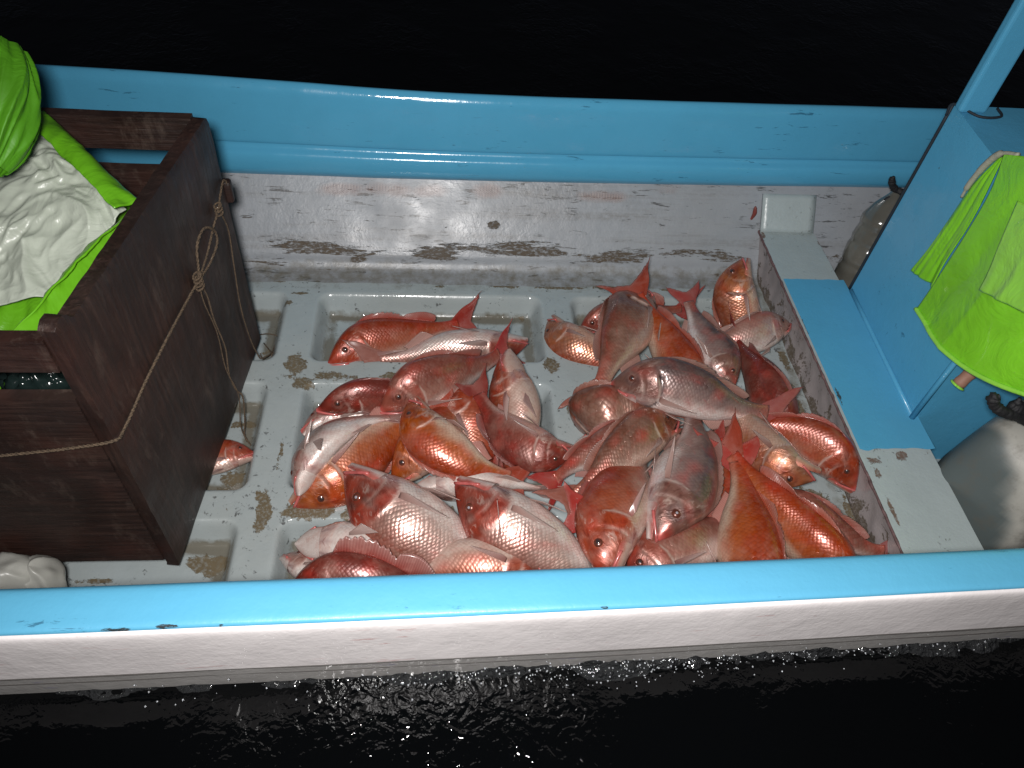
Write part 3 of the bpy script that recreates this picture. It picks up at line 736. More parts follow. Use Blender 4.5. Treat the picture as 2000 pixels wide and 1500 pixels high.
def coatp(mb, name, mat, **kw):
    o = mb.build(name, mat, **kw); o.parent = coat; o.matrix_parent_inverse = Matrix.Translation(coat.location).inverted(); return o
cm = MB(); cm.grid(patch([(48, 222, .63), (250, 415, .57), (115, 585, .52), (-160, 630, .50)], 160, 160, .021, 10.5, 3.1, .02), 160, 160)
coatp(cm, 'lining', M['lining'], solid=.003)
cm = MB(); cm.grid(patch([(84, 222, .645), (272, 398, .60), (222, 412, .615), (50, 240, .66)], 60, 16, .008, 9, 1.2, .03), 60, 16)
cm.grid(patch([(268, 402, .585), (125, 650, .54), (30, 650, .57), (205, 470, .60)], 60, 16, .010, 9, 7.2, .03), 60, 16)
cm.grid(patch([(280, 400, .50), (110, 680, .47), (-200, 680, .46), (-60, 500, .47)], 60, 40, .02, 8, 5.0, .03), 60, 40)
cm.grid(patch([(-120, 690, .40), (40, 690, .40), (40, 775, .36), (-120, 775, .36)], 30, 30, .012, 12, 6.0), 30, 30)
coatp(cm, 'outer_shell', M['lime'], solid=.003)
slv = MB()
def sleeve(u, v):
    c0, c1 = atz(2, 95, .80), atz(-25, 330, .70)
    c = c0.lerp(c1, v); rr = .10 * math.sin(math.pi * (0.12 + .8 * v)) ** .6
    a = 2 * math.pi * u; ax_ = (c1 - c0).normalized(); e = Vector((1, .1, .2)); e = (e - ax_ * e.dot(ax_)).normalized(); g = ax_.cross(e)
    rr *= .64 + .18 * noise.noise(Vector((math.cos(a) * 2.5, math.sin(a) * 2.5, v * 1.2))) - .22 * abs(noise.noise(Vector((math.cos(a) * 3.5 + v, math.sin(a) * 3.5, v * .9)))) - .02 * abs(noise.noise(Vector((math.cos(a) * 7 + 2 * v, math.sin(a) * 7, v * 2))))
    return c + (e * math.cos(a) + g * math.sin(a)) * rr
slv.grid(sleeve, 220, 80, close_u=True)
coatp(slv, 'sleeve', M['lime_dark'])
pb = MB()
def blob(px, py, z, rx, ry, rz, seed, amp=.25, fr=3):
    c = atz(px, py, z)
    def f(u, v):
        a = 2 * math.pi * u; b = math.pi * v; d = Vector((math.cos(a) * math.sin(b), math.sin(a) * math.sin(b), math.cos(b)))
        k = 1 + amp * (1 - 2 * abs(noise.noise(d * fr + Vector((seed, 0, 0))))) * .6
        return c + Vector((d.x * rx, d.y * ry, d.z * rz)) * k
    return f
pb.grid(blob(88, 748, .40, .055, .05, .06, 2.0, .45, 4), 60, 30, close_u=True)
tag(pb.build('plastic_bag', M['black_bag']), 'shiny black plastic bag showing between the front boards of the bin', 'plastic bag')
wbg = MB()
wbg.grid(blob(20, 1145, .06, .06, .045, .07, 4.0, .4, 1.3), 60, 30, close_u=True)
wbg.grid(blob(85, 1140, .05, .036, .04, .062, 6.0, .35, 1.3), 50, 30, close_u=True)
wbg.grid(blob(-60, 1150, .06, .08, .05, .08, 9.0, .4, 1.3), 50, 30, close_u=True)
tag(wbg.build('white_sack', M['white_bag']), 'crumpled white plastic sack between the bin and the near gunwale', 'sack')

# ------------------------------------------------------------------ raincoat hung over the console
rc2 = tag(empty('raincoat', (PX, 1.2, .3)), 'lime green raincoat hanging over the blue console box, hem and pocket showing', 'raincoat')
bpy.context.view_layer.update()
def rcp(mb, name, mat, parent=None, **kw):
    o = mb.build(name, mat, **kw); o.parent = parent or rc2
    o.matrix_parent_inverse = Matrix.Translation(rc2.location).inverted() if not parent else Matrix.Identity(4); return o
def hang(left, right, X0, nu, nv, fold, seed, flare=0.0):
    """sheet hanging against the side of the console: edges are polylines top to bottom"""
    L = [atx(px, py, X0) for px, py in left]; R = [atx(px, py, X0) for px, py in right]
    Lc, Rc = cat_rom(L, 8), cat_rom(R, 8)
    def pick(P, v):
        x = v * (len(P) - 1); i = min(int(x), len(P) - 2); return P[i].lerp(P[i + 1], x - i)
    def f(u, v):
        p = pick(Lc, v).lerp(pick(Rc, v), u)
        k = fold * (.35 + v)
        n = noise.noise(Vector((u * 3.6 + v * .9, v * .8, seed))) + .3 * noise.noise(Vector((u * 8 + v, v * 1.5, seed + 4)))
        return p + Vector((-k * n * sm(0, .12, v) - flare * v, 0, 0))
    return f
s1 = MB(); s1.grid(hang([(1958, 303), (1898, 362), (1850, 432), (1812, 490), (1782, 528)], [(1962, 303), (1945, 340), (1900, 430), (1850, 510), (1825, 562)], PX - .012, 60, 70, .008, 2.0), 60, 70)
sl = rcp(s1, 'sleeve', M['lime_bright'], solid=.003)
s2 = MB(); mainf = hang([(1962, 301), (1935, 372), (1890, 450), (1832, 540), (1790, 605)], [(2230, 330), (2220, 470), (2200, 620), (2180, 770), (2160, 885)], PX - .022, 120, 110, .016, 5.5, .012)
def curved(u, v):
    p = Vector(mainf(u, v)); 
    drop = sm(.6, 1, v) * (math.sin(math.pi * min(1, u * 1.15)) * .046)
    if p.y < 1.07: p = p + Vector((.38 * (1.07 - p.y), 0, 0))
    return p + Vector((0, 0, -drop))
s2.grid(curved, 120, 110); body2 = rcp(s2, 'coat_body', M['lime_bright'], solid=.003)
hm = MB(); hm.tube([curved(i / 80, 1.0) + Vector((-.003, 0, .004)) for i in range(81)], .0055, 6); rcp(hm, 'hem', M['lime_clear'])
tp = MB(); tp.tube(cat_rom([atx(1990, 302, PX - .02), atx(1955, 300, PX - .022), atx(1925, 322, PX - .02), atx(1895, 357, PX - .017), atx(1878, 385, PX - .015)], 8), [.004] * 8 + [.007] * 12 + [.006] * 8 + [.003] * 5, 8)
rcp(tp, 'edge_trim', M['trim'])
pk = MB(); pk.grid(hang([(1988, 392), (1955, 470), (1933, 525), (1915, 566)], [(2090, 440), (2060, 510), (2030, 580), (2008, 612)], PX - .046, 40, 40, .004, 8.0, .004), 40, 40)
pocket = rcp(pk, 'pocket_flap', M['lime_clear'], solid=.002)
cf = MB()
c0, c1 = atx(1922, 704, PX + .045), atx(1870, 752, PX + .012)
cf.tube([c0.lerp(c1, i / 8) for i in range(9)], [.015 - .002 * i / 8 + .001 * math.sin(i * 2) for i in range(9)], 14); cuff = rcp(cf, 'cuff', M['pink_cuff'])
ce = MB(); ax_ = (c1 - c0).normalized(); e_ = ax_.orthogonal().normalized(); g_ = ax_.cross(e_)
ce.tube([c1 + (e_ * math.cos(a) + g_ * math.sin(a)) * .0145 for a in [i * 2 * math.pi / 20 for i in range(21)]], .003, 6)
rcp(ce, 'cuff_rim', M['lime_clear'])

# ------------------------------------------------------------------ clutter behind the bulkhead
def lathe(mb, p0, p1, prof, n=40, wob=0.0, seed=0, flat=1.0):
    p0, p1 = Vector(p0), Vector(p1); a = (p1 - p0).normalized(); e = a.orthogonal().normalized(); g = a.cross(e); L = (p1 - p0).length
    def f(u, v):
        t = 2 * math.pi * u; x = v * (len(prof) - 1); i = min(int(x), len(prof) - 2); fr = x - i
        h = lerp(prof[i][0], prof[i + 1][0], fr); rr = lerp(prof[i][1], prof[i + 1][1], fr)
        rr *= 1 + wob * noise.noise(Vector((math.cos(t) * 1.5, math.sin(t) * 1.5, h * 6 + seed)))
        return p0 + a * h * L + (e * math.cos(t) + g * math.sin(t) * flat) * rr
    mb.grid(f, n, (len(prof) - 1) * 4, close_u=True)
jug = tag(empty('plastic_jug', (1.5, .88, -.05)), 'big pale grey plastic jug, dark on one side, with black rope, behind the white plank', 'jug')
bpy.context.view_layer.update()
jm = MB(); jc = atz(1985, 935, .13) + Vector((.02, .02, -.02))
def jugf(u, v):
    a = 2 * math.pi * u; b = math.pi * (v - .5)
    sp_ = lambda c_, e: math.copysign(abs(c_) ** e, c_)
    x = sp_(math.cos(b), .45) * sp_(math.cos(a), .5); y = sp_(math.cos(b), .45) * sp_(math.sin(a), .5); z = sp_(math.sin(b), .5)
    n_ = 1 + .03 * noise.noise(Vector((x * 1.5, y * 1.5, z * 1.5 + 3)))
    tap = 1 - .16 * max(0, z)
    ca_, sa_ = math.cos(.5), math.sin(.5); X_, Y_ = x * .165 * tap * n_, y * .125 * tap * n_
    return jc + Vector((X_ * ca_ - Y_ * sa_, X_ * sa_ + Y_ * ca_, z * .19 - .01))
jm.grid(jugf, 96, 64, close_u=True)
jm.fa['two'] = [sm(-.012, .012, (p[0] - jc.x) + .095 + .20 * (p[2] - jc.z) + .012 * noise.noise(Vector((p[1] * 14, p[2] * 14, 1)))) for p in jm.v]  # dark teal-grey left of a slanting line, pale grey right of it
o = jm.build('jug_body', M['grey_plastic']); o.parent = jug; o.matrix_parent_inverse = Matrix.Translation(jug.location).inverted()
jr = MB(); tz = jc + Vector((.01, .05, .18))
def rag(pts, r, seed, mb):
    P = cat_rom(pts, 8); mb.tube(P, [r * (1 + .5 * noise.noise(Vector((i * .6, seed, 0)))) * (1 if i < len(P) - 4 else .5) for i in range(len(P))], 8)
rag([atz(2010, 822, .33), atz(1985, 812, .35), atz(1962, 806, .36), atz(1943, 792, .37), atz(1940, 778, .385), atz(1952, 774, .39)], .011, 1, jr)
rag([atz(2010, 812, .33), atz(1985, 797, .36), atz(1975, 790, .37)], .014, 4, jr)
rag([atz(2020, 800, .34), atz(1990, 790, .37), atz(1992, 778, .385)], .008, 8, jr)
o = jr.build('rope_tail', M['black_rope']); o.parent = jug; o.matrix_parent_inverse = Matrix.Translation(jug.location).inverted()
bot = tag(empty('plastic_float', (1.2, 1.57, 0)), 'slim dirty translucent plastic float with black rope top, beside console edge by far wall', 'float')
bpy.context.view_layer.update()
bm_ = MB(); b0 = atz(1672, 590, .01); b1 = aty(1768, 372, 1.66)
lathe(bm_, b0 + Vector((-.005, .03, -.03)), b1 + Vector((-.02, 0, 0)), [(0, .001), (0, .05), (.05, .060), (.2, .066), (.32, .068), (.36, .064), (.40, .067), (.5, .065), (.54, .060), (.58, .062), (.68, .056), (.72, .06), (.76, .06), (.86, .042), (.95, .02), (1, .010)], 48, .05, 5)
o = bm_.build('float_body', M['tan_plastic']); o.parent = bot; o.matrix_parent_inverse = Matrix.Translation(bot.location).inverted()
br_ = MB(); q1 = b1 + Vector((-.02, -.01, .005))
rag([q1 + Vector((.012, 0, -.02)), q1, aty(1752, 372, 1.655), aty(1744, 364, 1.655), aty(1742, 352, 1.655), aty(1746, 345, 1.655)], .0085, 2, br_)
rag([q1, aty(1748, 384, 1.65), aty(1735, 387, 1.65), aty(1720, 400, 1.65)], .005, 6, br_)
o = br_.build('rope_tail', M['black_rope']); o.parent = bot; o.matrix_parent_inverse = Matrix.Translation(bot.location).inverted()
gs = MB(); gs.grid(blob(1632, 520, .005, .035, .04, .03, 3.0, .8, 4), 40, 20, close_u=True)
o = tag(gs.build('plastic_wrapper', M['green_scrap']), 'crumpled green plastic wrapper with a red corner behind the white plank', 'wrapper')
g2 = MB(); g2.grid(blob(1650, 503, .035, .014, .014, .012, 5.0, .6, 4), 24, 12, close_u=True)
o2 = g2.build('red_corner', M['red_scrap']); o2.parent = o
# spray thrown up where the water meets the hull
spm = MB()
for i in range(360):
    x = random.gauss(.33, .2) if random.random() < .75 else random.uniform(-.45, 1.0)
    y = hull_in(x) - .074 - abs(random.gauss(0, .016)); z = WZ + .004 + abs(random.gauss(0, .016))
    r_ = random.uniform(.0006, .0022)
    spm.add([(x + r_, y, z), (x - r_, y, z), (x, y + r_, z), (x, y - r_, z), (x, y, z + r_ * 1.2), (x, y, z - r_ * 1.2)], [(0, 2, 4), (2, 1, 4), (1, 3, 4), (3, 0, 4), (2, 0, 5), (1, 2, 5), (3, 1, 5), (0, 3, 5)])
tag(spm.build('spray', M['spray']), 'fine white spray along the waterline of the hull', 'spray', kind='stuff')

# ------------------------------------------------------------------ fish
HD = smooth_tab([(0, .010), (.03, .040), (.07, .078), (.12, .118), (.18, .156), (.25, .186), (.32, .198), (.4, .193), (.5, .175), (.6, .149), (.7, .117), (.8, .083), (.9, .057), (1.0, .050), (1.1, .058)])
HV = smooth_tab([(0, .010), (.02, .018), (.05, .028), (.1, .058), (.16, .094), (.24, .120), (.32, .136), (.42, .146), (.52, .145), (.6, .134), (.7, .104), (.8, .066), (.9, .047), (1.0, .044), (1.1, .05)])
WD = smooth_tab([(0, .008), (.02, .024), (.05, .040), (.1, .060), (.16, .078), (.24, .094), (.32, .104), (.4, .106), (.5, .098), (.6, .083), (.7, .063), (.8, .043), (.9, .028), (1.0, .017), (1.1, .012)])
PAL = {  # back, flank, belly, head, fin, silver
    'red':    ((.27, .042, .016), (.38, .105, .055), (.54, .40, .34), (.31, .054, .024), (.40, .030, .018), .5),
    'dark':   ((.15, .030, .022), (.23, .070, .052), (.45, .29, .25), (.19, .034, .023), (.29, .034, .024), .36),
    'orange': ((.31, .048, .014), (.41, .105, .036), (.57, .42, .32), (.37, .092, .024), (.41, .055, .022), .55),
    'pink':   ((.21, .066, .048), (.36, .185, .145), (.58, .47, .43), (.27, .076, .052), (.40, .070, .045), .65),
    'silver': ((.22, .068, .044), (.42, .30, .26), (.64, .56, .52), (.29, .046, .027), (.38, .15, .115), 1.0),
    'bronze': ((.165, .068, .044), (.28, .15, .11), (.47, .33, .27), (.25, .080, .038), (.34, .10, .062), .75),
    'purple': ((.105, .070, .068), (.30, .205, .19), (.64, .56, .53), (.18, .085, .066), (.36, .14, .105), .6),
    'pale':   ((.33, .175, .145), (.46, .355, .32), (.66, .59, .55), (.42, .24, .20), (.46, .27, .23), .45),
    'copper': ((.26, .060, .022), (.39, .15, .072), (.54, .38, .30), (.39, .135, .058), (.41, .080, .040), .9),
}
GROUP = 'red snappers heaped on the deck'
CAMV = CAM
FISH = []
def mixc(a, b, t): return tuple(x + (y - x) * t for x, y in zip(a, b))
def fish(pts, side, roll, H, pal, label, jaw=4.0, erect=.35, pec=(28, 1.0), pel=(20, 1.0), spread=1.0, tw=0.0, anal=.5, seed=0, tailcol=None, eyekind=None, gill=0.0, fat=1.0, ext=False, kmax=1.15):
    P = [atz(*p) for p in pts]
    if ext:
        tl = sum((b - a).length for a, b in zip(P, P[1:])); need = 1.2 * H / (.345 * 1.1)
        if need > tl:
            d = P[-1] - P[-2]; d.z = min(d.z, 0) ; P.append(P[-1] + d.normalized() * (need - tl)); P[-1].z = max(P[-1].z, -.025)
    path = cat_rom(P, 24)
    cum = [0]
    for a, b in zip(path, path[1:]): cum.append(cum[-1] + (b - a).length)
    TL = cum[-1]; SL = TL / 1.2
    k = min(kmax, H / (.345 * SL)); kw = (0.45 + 0.55 * k) * fat
    def Cp(s):
        L = s * SL
        if L <= 0: return path[0] + (path[0] - path[3]).normalized() * (-L)
        if L >= TL: return path[-1] + (path[-1] - path[-4]).normalized() * (L - TL)
        lo, hi = 0, len(cum) - 1
        while hi - lo > 1:
            md = (lo + hi) // 2
            if cum[md] <= L: lo = md
            else: hi = md
        t = (L - cum[lo]) / max(1e-9, cum[hi] - cum[lo]); return path[lo].lerp(path[hi], t)
    cache = {}
    def frame(s):
        key = round(s, 4)
        if key in cache: return cache[key]
        c = Cp(s); t = (Cp(s + .03) - Cp(s - .03)).normalized()
        V = (CAMV - Cp(max(0, min(1.1, .5 + .35 * (s - .5))))).normalized()
        N = (V - t * V.dot(t)).normalized(); D = t.cross(N) * side
        r_ = math.radians(roll + tw * max(0, s - .4))
        D2 = D * math.cos(r_) + N * math.sin(r_); N2 = N * math.cos(r_) - D * math.sin(r_)
        cache[key] = (c, t, D2, N2); return cache[key]
    def W(s, y, x):      # local (along, up the back, across) in standard lengths -> world
        c, t, D, N = frame(s); return c + D * (y * SL * k) + N * (x * SL * kw)
    rs = seed * 3.7 + 1.3
    pc = PAL[pal]; back, flank, belly, head, finc, silv = pc
    root = empty('snapper', Cp(.4)); tag(root, label, 'fish', GROUP)
    inv = Matrix.Translation(root.location).inverted()
    def part(mb, name, mat, parent=None, **kw):
        o = mb.build(name, mat, **kw)
        if parent: o.parent = parent
        else: o.parent = root; o.matrix_parent_inverse = inv
        return o
    # body ---------------------------------------------------------
    ns = [0.3 * (i / 40) ** 1.25 for i in range(41)] + [.3 + .72 * (i / 44) for i in range(1, 45)]
    NA = 44; mb = MB(); col = []; scl = []; sil = []; uv = []; hdv = []
    def sop(y):   # hind edge of the gill cover
        return .300 - .9 * (y + .005) ** 2 * 2.2 - (.03 if y < -.06 else 0) * min(1, (-.06 - y) / .05)
    jn = noise.noise(Vector((rs, 2, 3)))
    for i, s in enumerate(ns):
        hd, hv, wd = HD(s), HV(s), WD(s)
        for j in range(NA):
            a = 2 * math.pi * j / NA; ca, sa = math.cos(a), math.sin(a)
            y = (hd if ca > 0 else hv) * math.copysign(abs(ca) ** .95, ca)
            x = wd * math.copysign(abs(sa) ** .86, sa)
            n1 = noise.noise(Vector((s * 5 + rs, y * 9, x * 4 + rs)))
            n2 = noise.noise(Vector((s * 16, y * 26 + rs, x * 20)))
            # gill cover standing proud, cheek groove, mouth slot, dent of the belly
            f = 1.0
            so = sop(y)
            if s < so + .012 and y > -hv * .93 and y < hd * .72:
                f += .055 * (1 - sm(so - .004, so + .010, s)) * sm(.14, .24, s)
                f -= .05 * math.exp(-((s - (so - .085)) / .006) ** 2)
            if gill and abs(s - so - .012) < .014 and -.12 < y < .1: f -= gill * .3 * math.exp(-((s - so - .012) / .007) ** 2)
            if .10 < s < .22: f -= .05 * math.exp(-(((s - .155) / .03) ** 2 + ((y - .052) / .03) ** 2))
            f -= .07 * math.exp(-((y + .012 + .30 * s) / .007) ** 2) * (1 - sm(.12, .15, s)) * sm(.01, .03, s)
            gv = math.exp(-((abs(a - math.pi) - .62) / .11) ** 2) * sm(.03, .08, s) * (1 - sm(.22, .29, s)) + .8 * math.exp(-((a - math.pi) / .10) ** 2) * sm(.12, .16, s) * (1 - sm(.24, .28, s))
            f -= .07 * gv
            if s < so: f *= 1 + .035 * n2
            f *= 1 + .02 * n1
            x *= f
            dent = 1 + .05 * noise.noise(Vector((s * 3 + rs, rs, 7)))
            p = W(s, y * (dent if y < 0 else 1), x); mb.v.append(tuple(p))
            # colour -----------------------------------------------
            c = (y / hd) if y > 0 else (y / hv)
            bw = sm(-.1, .75, c + .25 * n1); vw = sm(.0, .62, -c + .3 * n1 + .08 * n2)
            q = mixc(mixc(flank, back, bw), belly, vw)
            if silv > .8: q = mixc(q, mixc(back, belly, .3), .2 * n2 + .1)
            hw = (1 - sm(so - .02, so + .015, s)) if y < .1 else (1 - sm(.2, .32, s))
            hq = mixc(head, mixc(belly, head, .25), sm(.25, .85, -c + .2 * n1) * .9)
            hq = mixc(hq, mixc(flank, (.62, .45, .40), .5), sm(.1, .5, n2) * .55 * sm(.1, .2, s))
            q = mixc(q, hq, hw * .92)
            if s > .82: q = mixc(q, finc, sm(.82, 1.0, s) * .75)
            q = mixc(q, (.56, .055, .04), max(0, noise.noise(Vector((s * 9 + rs, y * 14, 3)))) * .55 * (1 - .4 * vw))
            if hw > .2:                                   # pale bone edges of the gill cover
                e = math.exp(-((s - so) / .006) ** 2) * (1 if y < .06 else 0) + .6 * math.exp(-((s - (so - .085)) / .007) ** 2) * (1 if y < .05 else 0)
                q = mixc(q, (.66, .52, .46), min(.7, e * .7))
            if gill and math.exp(-((s - so - .014) / .008) ** 2) > .35 and -.12 < y < .1: q = mixc(q, (.02, .01, .015), .93 * gill)
            q = mixc(q, (.36, .24, .25), .6 * gv)
            mg = math.exp(-((y + .012 + .30 * s) / .009) ** 2) * (1 - sm(.12, .15, s))
            q = mixc(q, (.40, .05, .05), .75 * mg)
            eo2 = math.hypot((s - .145) / 1.0, (y - .056))
            q = mixc(q, mixc(back, (.05, .02, .02), .5), .55 * math.exp(-((eo2 - .036) / .012) ** 2) if sa != 0 else 0)
            if s < .03: q = mixc(q, (.58, .12, .11), 1 - s / .03)
            g_ = (q[0] + q[1] + q[2]) / 3; sat = 1.10 if g_ < .42 else 1.0
            q = tuple(max(.004, (g_ + (c3 - g_) * sat) * (.86 if g_ < .42 else .95)) for c3 in q)
            col.append(q)
            hdv.append(hw * sm(.02, .07, s))
            bare = sm(so - .01, so + .03, s) * (1 - .45 * sm(.8, 1, -c))
            scl.append(bare * (.38 + .6 * silv) + .06)
            sil.append(min(1, silv * (.55 + .45 * n1) * (1 - .45 * bw) * (1 - .5 * vw)) if hw < .5 else max(0, min(.8, .42 * silv + .7 * silv * n2 + .2 * n1)))
            uv.append((s * SL, (j / NA if j <= NA / 2 else 1 - j / NA) * 2.0 * .40 * SL * max(.25, (hd + hv) / .35)))
    nr = len(ns)
    for i in range(nr - 1):
        for j in range(NA):
            mb.f.append((i * NA + j, i * NA + (j + 1) % NA, (i + 1) * NA + (j + 1) % NA, (i + 1) * NA + j))
    mb.f.append(tuple(range(NA))); mb.f.append(tuple((nr - 1) * NA + j for j in range(NA)))
    mb.mi = [0] * len(mb.f); mb.col = col; mb.fa = {'scl': scl, 'sil': sil, 'head': hdv}; mb.uv = uv
    body = part(mb, 'body', M['skin'])
    # lower jaw ----------------------------------------------------
    ja = math.radians(jaw); hx, hy = .135, -.055
    def jawpt(u, v):     # u along from hinge to tip, v across the U
        al = math.pi * (v - .5); s0 = lerp(.175, -.008, u)
        wj = lerp(.072, .010, u ** 2.6) ; dj = lerp(.066, .030, u)
        top = lerp(-.045, -.012, u)
        x = wj * math.sin(al); y = top - dj * math.cos(al) ** .8 if math.cos(al) > 0 else top
        ds, dy = s0 - hx, y - hy
        return W(hx + ds * math.cos(ja) - dy * math.sin(ja) * -1 * -1, hy + ds * math.sin(ja) + dy * math.cos(ja), x)
    jm_ = MB(); jm_.grid(jawpt, 16, 18)
    def jawin(u, v):
        al = math.pi * (v - .5); s0 = lerp(.16, -.004, u); wj = lerp(.058, .005, u ** 2.4); dj = lerp(.02, .006, u); top = lerp(-.046, -.015, u)
        ds, dy = s0 - hx, top - dj * max(0, math.cos(al)) - hy
        return W(hx + ds * math.cos(ja) - dy * math.sin(ja), hy + ds * math.sin(ja) + dy * math.cos(ja), wj * math.sin(al))
    jm_.grid(jawin, 14, 14, mi=1)
    jc = []
    top_c = mixc(head, (.48, .08, .075), .4); low_c = mixc(belly, head, .12)
    for i in range(17):
        for j in range(19):
            e = abs(j / 18 - .5) * 2; nn_ = noise.noise(Vector((i * .4, j * .35, rs)))
            jc.append(mixc(low_c, top_c, sm(.55, .98, e + .18 * nn_)))
    jc += [mixc((.40, .30, .27), (.42, .16, .14), .5 + .5 * noise.noise(Vector((q_ * .3, rs, 1)))) for q_ in range(15 * 15)]
    jm_.col = jc; jm_.uv = [(0.01 * q_, 0.01) for q_ in range(len(jm_.v))]; jm_.fa = {'scl': [0.0] * len(jc), 'sil': [.2] * len(jc), 'head': [.35] * len(jc)}
    part(jm_, 'lower_jaw', [M['skin'], M['skin']])
    # lip along the upper jaw
    lip = MB()
    L_ = [W(lerp(.125, -.004, t), lerp(-.052, -.006, t), lerp(.070, .014, t ** 1.4)) for t in [i / 8 for i in range(9)]] + \
         [W(lerp(-.004, .125, t), lerp(-.006, -.052, t), -lerp(.014, .070, t ** .7)) for t in [i / 8 for i in range(9)]]
    lip.tube(L_, [SL * .009] * len(L_), 6); part(lip, 'lip', M['fish_pink'])
    # eyes, fins on the sides that can be seen
    c_, t_, D_, N_ = frame(.2)
    vis = [q for q in (1, -1) if (N_ * q).dot((CAMV - c_).normalized()) > -.35]
    for q in vis:
        er = (.025 + .004 * noise.noise(Vector((rs, 5, 5)))) * SL; es_, ey = .145, .056
        c, t, D, N = frame(es_)
        ctr = W(es_, ey, q * WD(es_) * .80); nn = (N * q * .92 + D * .25 - t * .12).normalized(); e1 = t; e1 = (e1 - nn * e1.dot(nn)).normalized(); e2 = nn.cross(e1)
        em = MB(); rings = 9
        def eyef(u, v):
            a = 2 * math.pi * u; b = math.pi * .62 * v
            return ctr + (e1 * math.cos(a) * math.sin(b) + e2 * math.sin(a) * math.sin(b)) * er + nn * math.cos(b) * er * .55
        em.grid(eyef, 20, 10, close_u=True)
        for fi in range(len(em.f)):
            em.mi[fi] = 1 if (fi % 10) < 1 else 0
        eo = part(em, 'eye', [M['iris'], M['iris']])
        pm_ = MB()
        def pupf(u, v):
            a = 2 * math.pi * u; b = math.pi * .5 * v; rr = er * (.46 if eyekind == 'cloud' else .54)
            return ctr + nn * er * .36 + (e1 * math.cos(a) * math.sin(b) + e2 * math.sin(a) * math.sin(b)) * rr + nn * math.cos(b) * rr * .45
        pm_.grid(pupf, 18, 8, close_u=True); part(pm_, 'pupil', M['iris_pale'] if eyekind == 'cloud' else M['pupil'], parent=eo)
        eo.data.update()
    # fins ----------------------------------------------------------
    def finmesh(name, fn, nu, nv, colf, rays, clr=lambda u, v: .0, solid=.0012):
        fm_ = MB(); fm_.grid(fn, nu, nv); fm_.col = []; fm_.uv = []; cl_ = []
        for i in range(nu + 1):
            for j in range(nv + 1):
                u, v = i / nu, j / nv; fm_.col.append(colf(u, v)); fm_.uv.append((u * rays * .33, v)); cl_.append(clr(u, v))
        fm_.fa['clr'] = cl_
        return part(fm_, name, M['fin'], solid=solid)
    tc = tailcol or finc
    pale = mixc(finc, (.66, .52, .47), .55)
    def dors(u, v):
        s0 = lerp(.29, .84, u)
        if u < .56: hh = .075 * math.sin(math.pi * min(1, (u + .10) / .72)) ** .6 * (0.66 + .34 * (1 - (u * 10 / .56) % 1.0) ** .7)
        else: hh = .055 + .035 * math.sin(math.pi * (u - .56) / .44)
        hh *= (sm(0, .05, u)) * (1 - sm(.95, 1.0, u) * .6)
        h = hh * erect * v * (1 / max(.6, k)); lean = hh * (1.15 - .7 * erect) * v
        return W(s0 + lean, HD(s0) - .004 + h, (.012 * math.sin(u * 7 + rs) + .02 * jn) * v * (2 - erect))
    finmesh('dorsal_fin', dors, 44, 6, lambda u, v: mixc(mixc(back, finc, .6), pale, v * .6), 40, lambda u, v: .18 * v)
    def anl(u, v):
        s0 = lerp(.63, .82, u); hh = .11 * (1 - u * .55) * sm(-.02, .1, u)
        return W(s0 + hh * .6 * v, -HV(s0) + .004 - hh * anal * v / max(.6, k), .015 * v * jn)
    finmesh('anal_fin', anl, 16, 6, lambda u, v: mixc(pale, finc, .3), 18, lambda u, v: .25 * v)
    def caud(u, v):
        q = u * 2 - 1; ln = (.165 + .125 * abs(q) ** 1.35) * (1 - .10 * max(0, noise.noise(Vector((u * 9, rs, 2)))) - .05 * abs(noise.noise(Vector((u * 26, rs, 7)))))
        s0 = .965 + ln * v; hh = lerp(.046, .20 * spread, v ** .85)
        return W(s0, q * hh / max(.7, k) * (1 + .05 * math.sin(9 * v + rs)), .014 * math.sin(q * 2.6 + rs) * v + .03 * jn * v * v)
    finmesh('tail_fin', caud, 36, 14, lambda u, v: mixc(tc, mixc(tc, (.6, .3, .26), .5), .3 + .4 * math.sin(u * 8 + rs) * .5) if v < .9 else mixc(tc, (.55, .28, .24), .35), 38, lambda u, v: .04 + .30 * v * v, .0012)
    for q in vis:
        pa = math.radians(pec[0]); plen = .25 * pec[1]
        c, t, D, N = frame(.315)
        b0_ = W(.305, -.045, q * WD(.31) * 1.02)
        dirn = (t * math.cos(pa) + N * q * math.sin(pa) - D * .22).normalized(); sd = (D - dirn * D.dot(dirn)).normalized()
        def pecf(u, v):
            ln = plen * SL * (1 - .75 * u ** 1.1) ; wv = .034 * SL
            return b0_ + sd * ((.5 - u) * wv * (.8 + .9 * v * (1 - v * .8))) + dirn * ln * v + N * q * (.012 * SL * math.sin(3 * v) - .02 * SL * v * v)
        finmesh('pectoral_fin', pecf, 12, 14, lambda u, v: mixc(mixc(finc, pale, .65), mixc(pale, (.74, .62, .57), .6), v), 15, lambda u, v: .02 + .25 * v ** 3)
        pv = math.radians(pel[0]); b1_ = W(.345, -HV(.345) * .93, q * .03)
        d2_ = (t * math.cos(pv) - D * math.sin(pv) * .8 + N * q * math.sin(pv) * .5).normalized(); s2_ = (N * q - d2_ * (N * q).dot(d2_)).normalized()
        def pelf(u, v):
            ln = .20 * pel[1] * SL * (1 - .6 * u)
            return b1_ + s2_ * (u * .05 * SL * (.4 + v)) + d2_ * ln * v
        finmesh('pelvic_fin', pelf, 10, 10, lambda u, v: mixc(pale, (.68, .56, .52), v * .5), 12, lambda u, v: .1 + .2 * v)
    FISH.append((label, SL, k, min(p[2] for p in mb.v), max(p[2] for p in mb.v)))
    return root

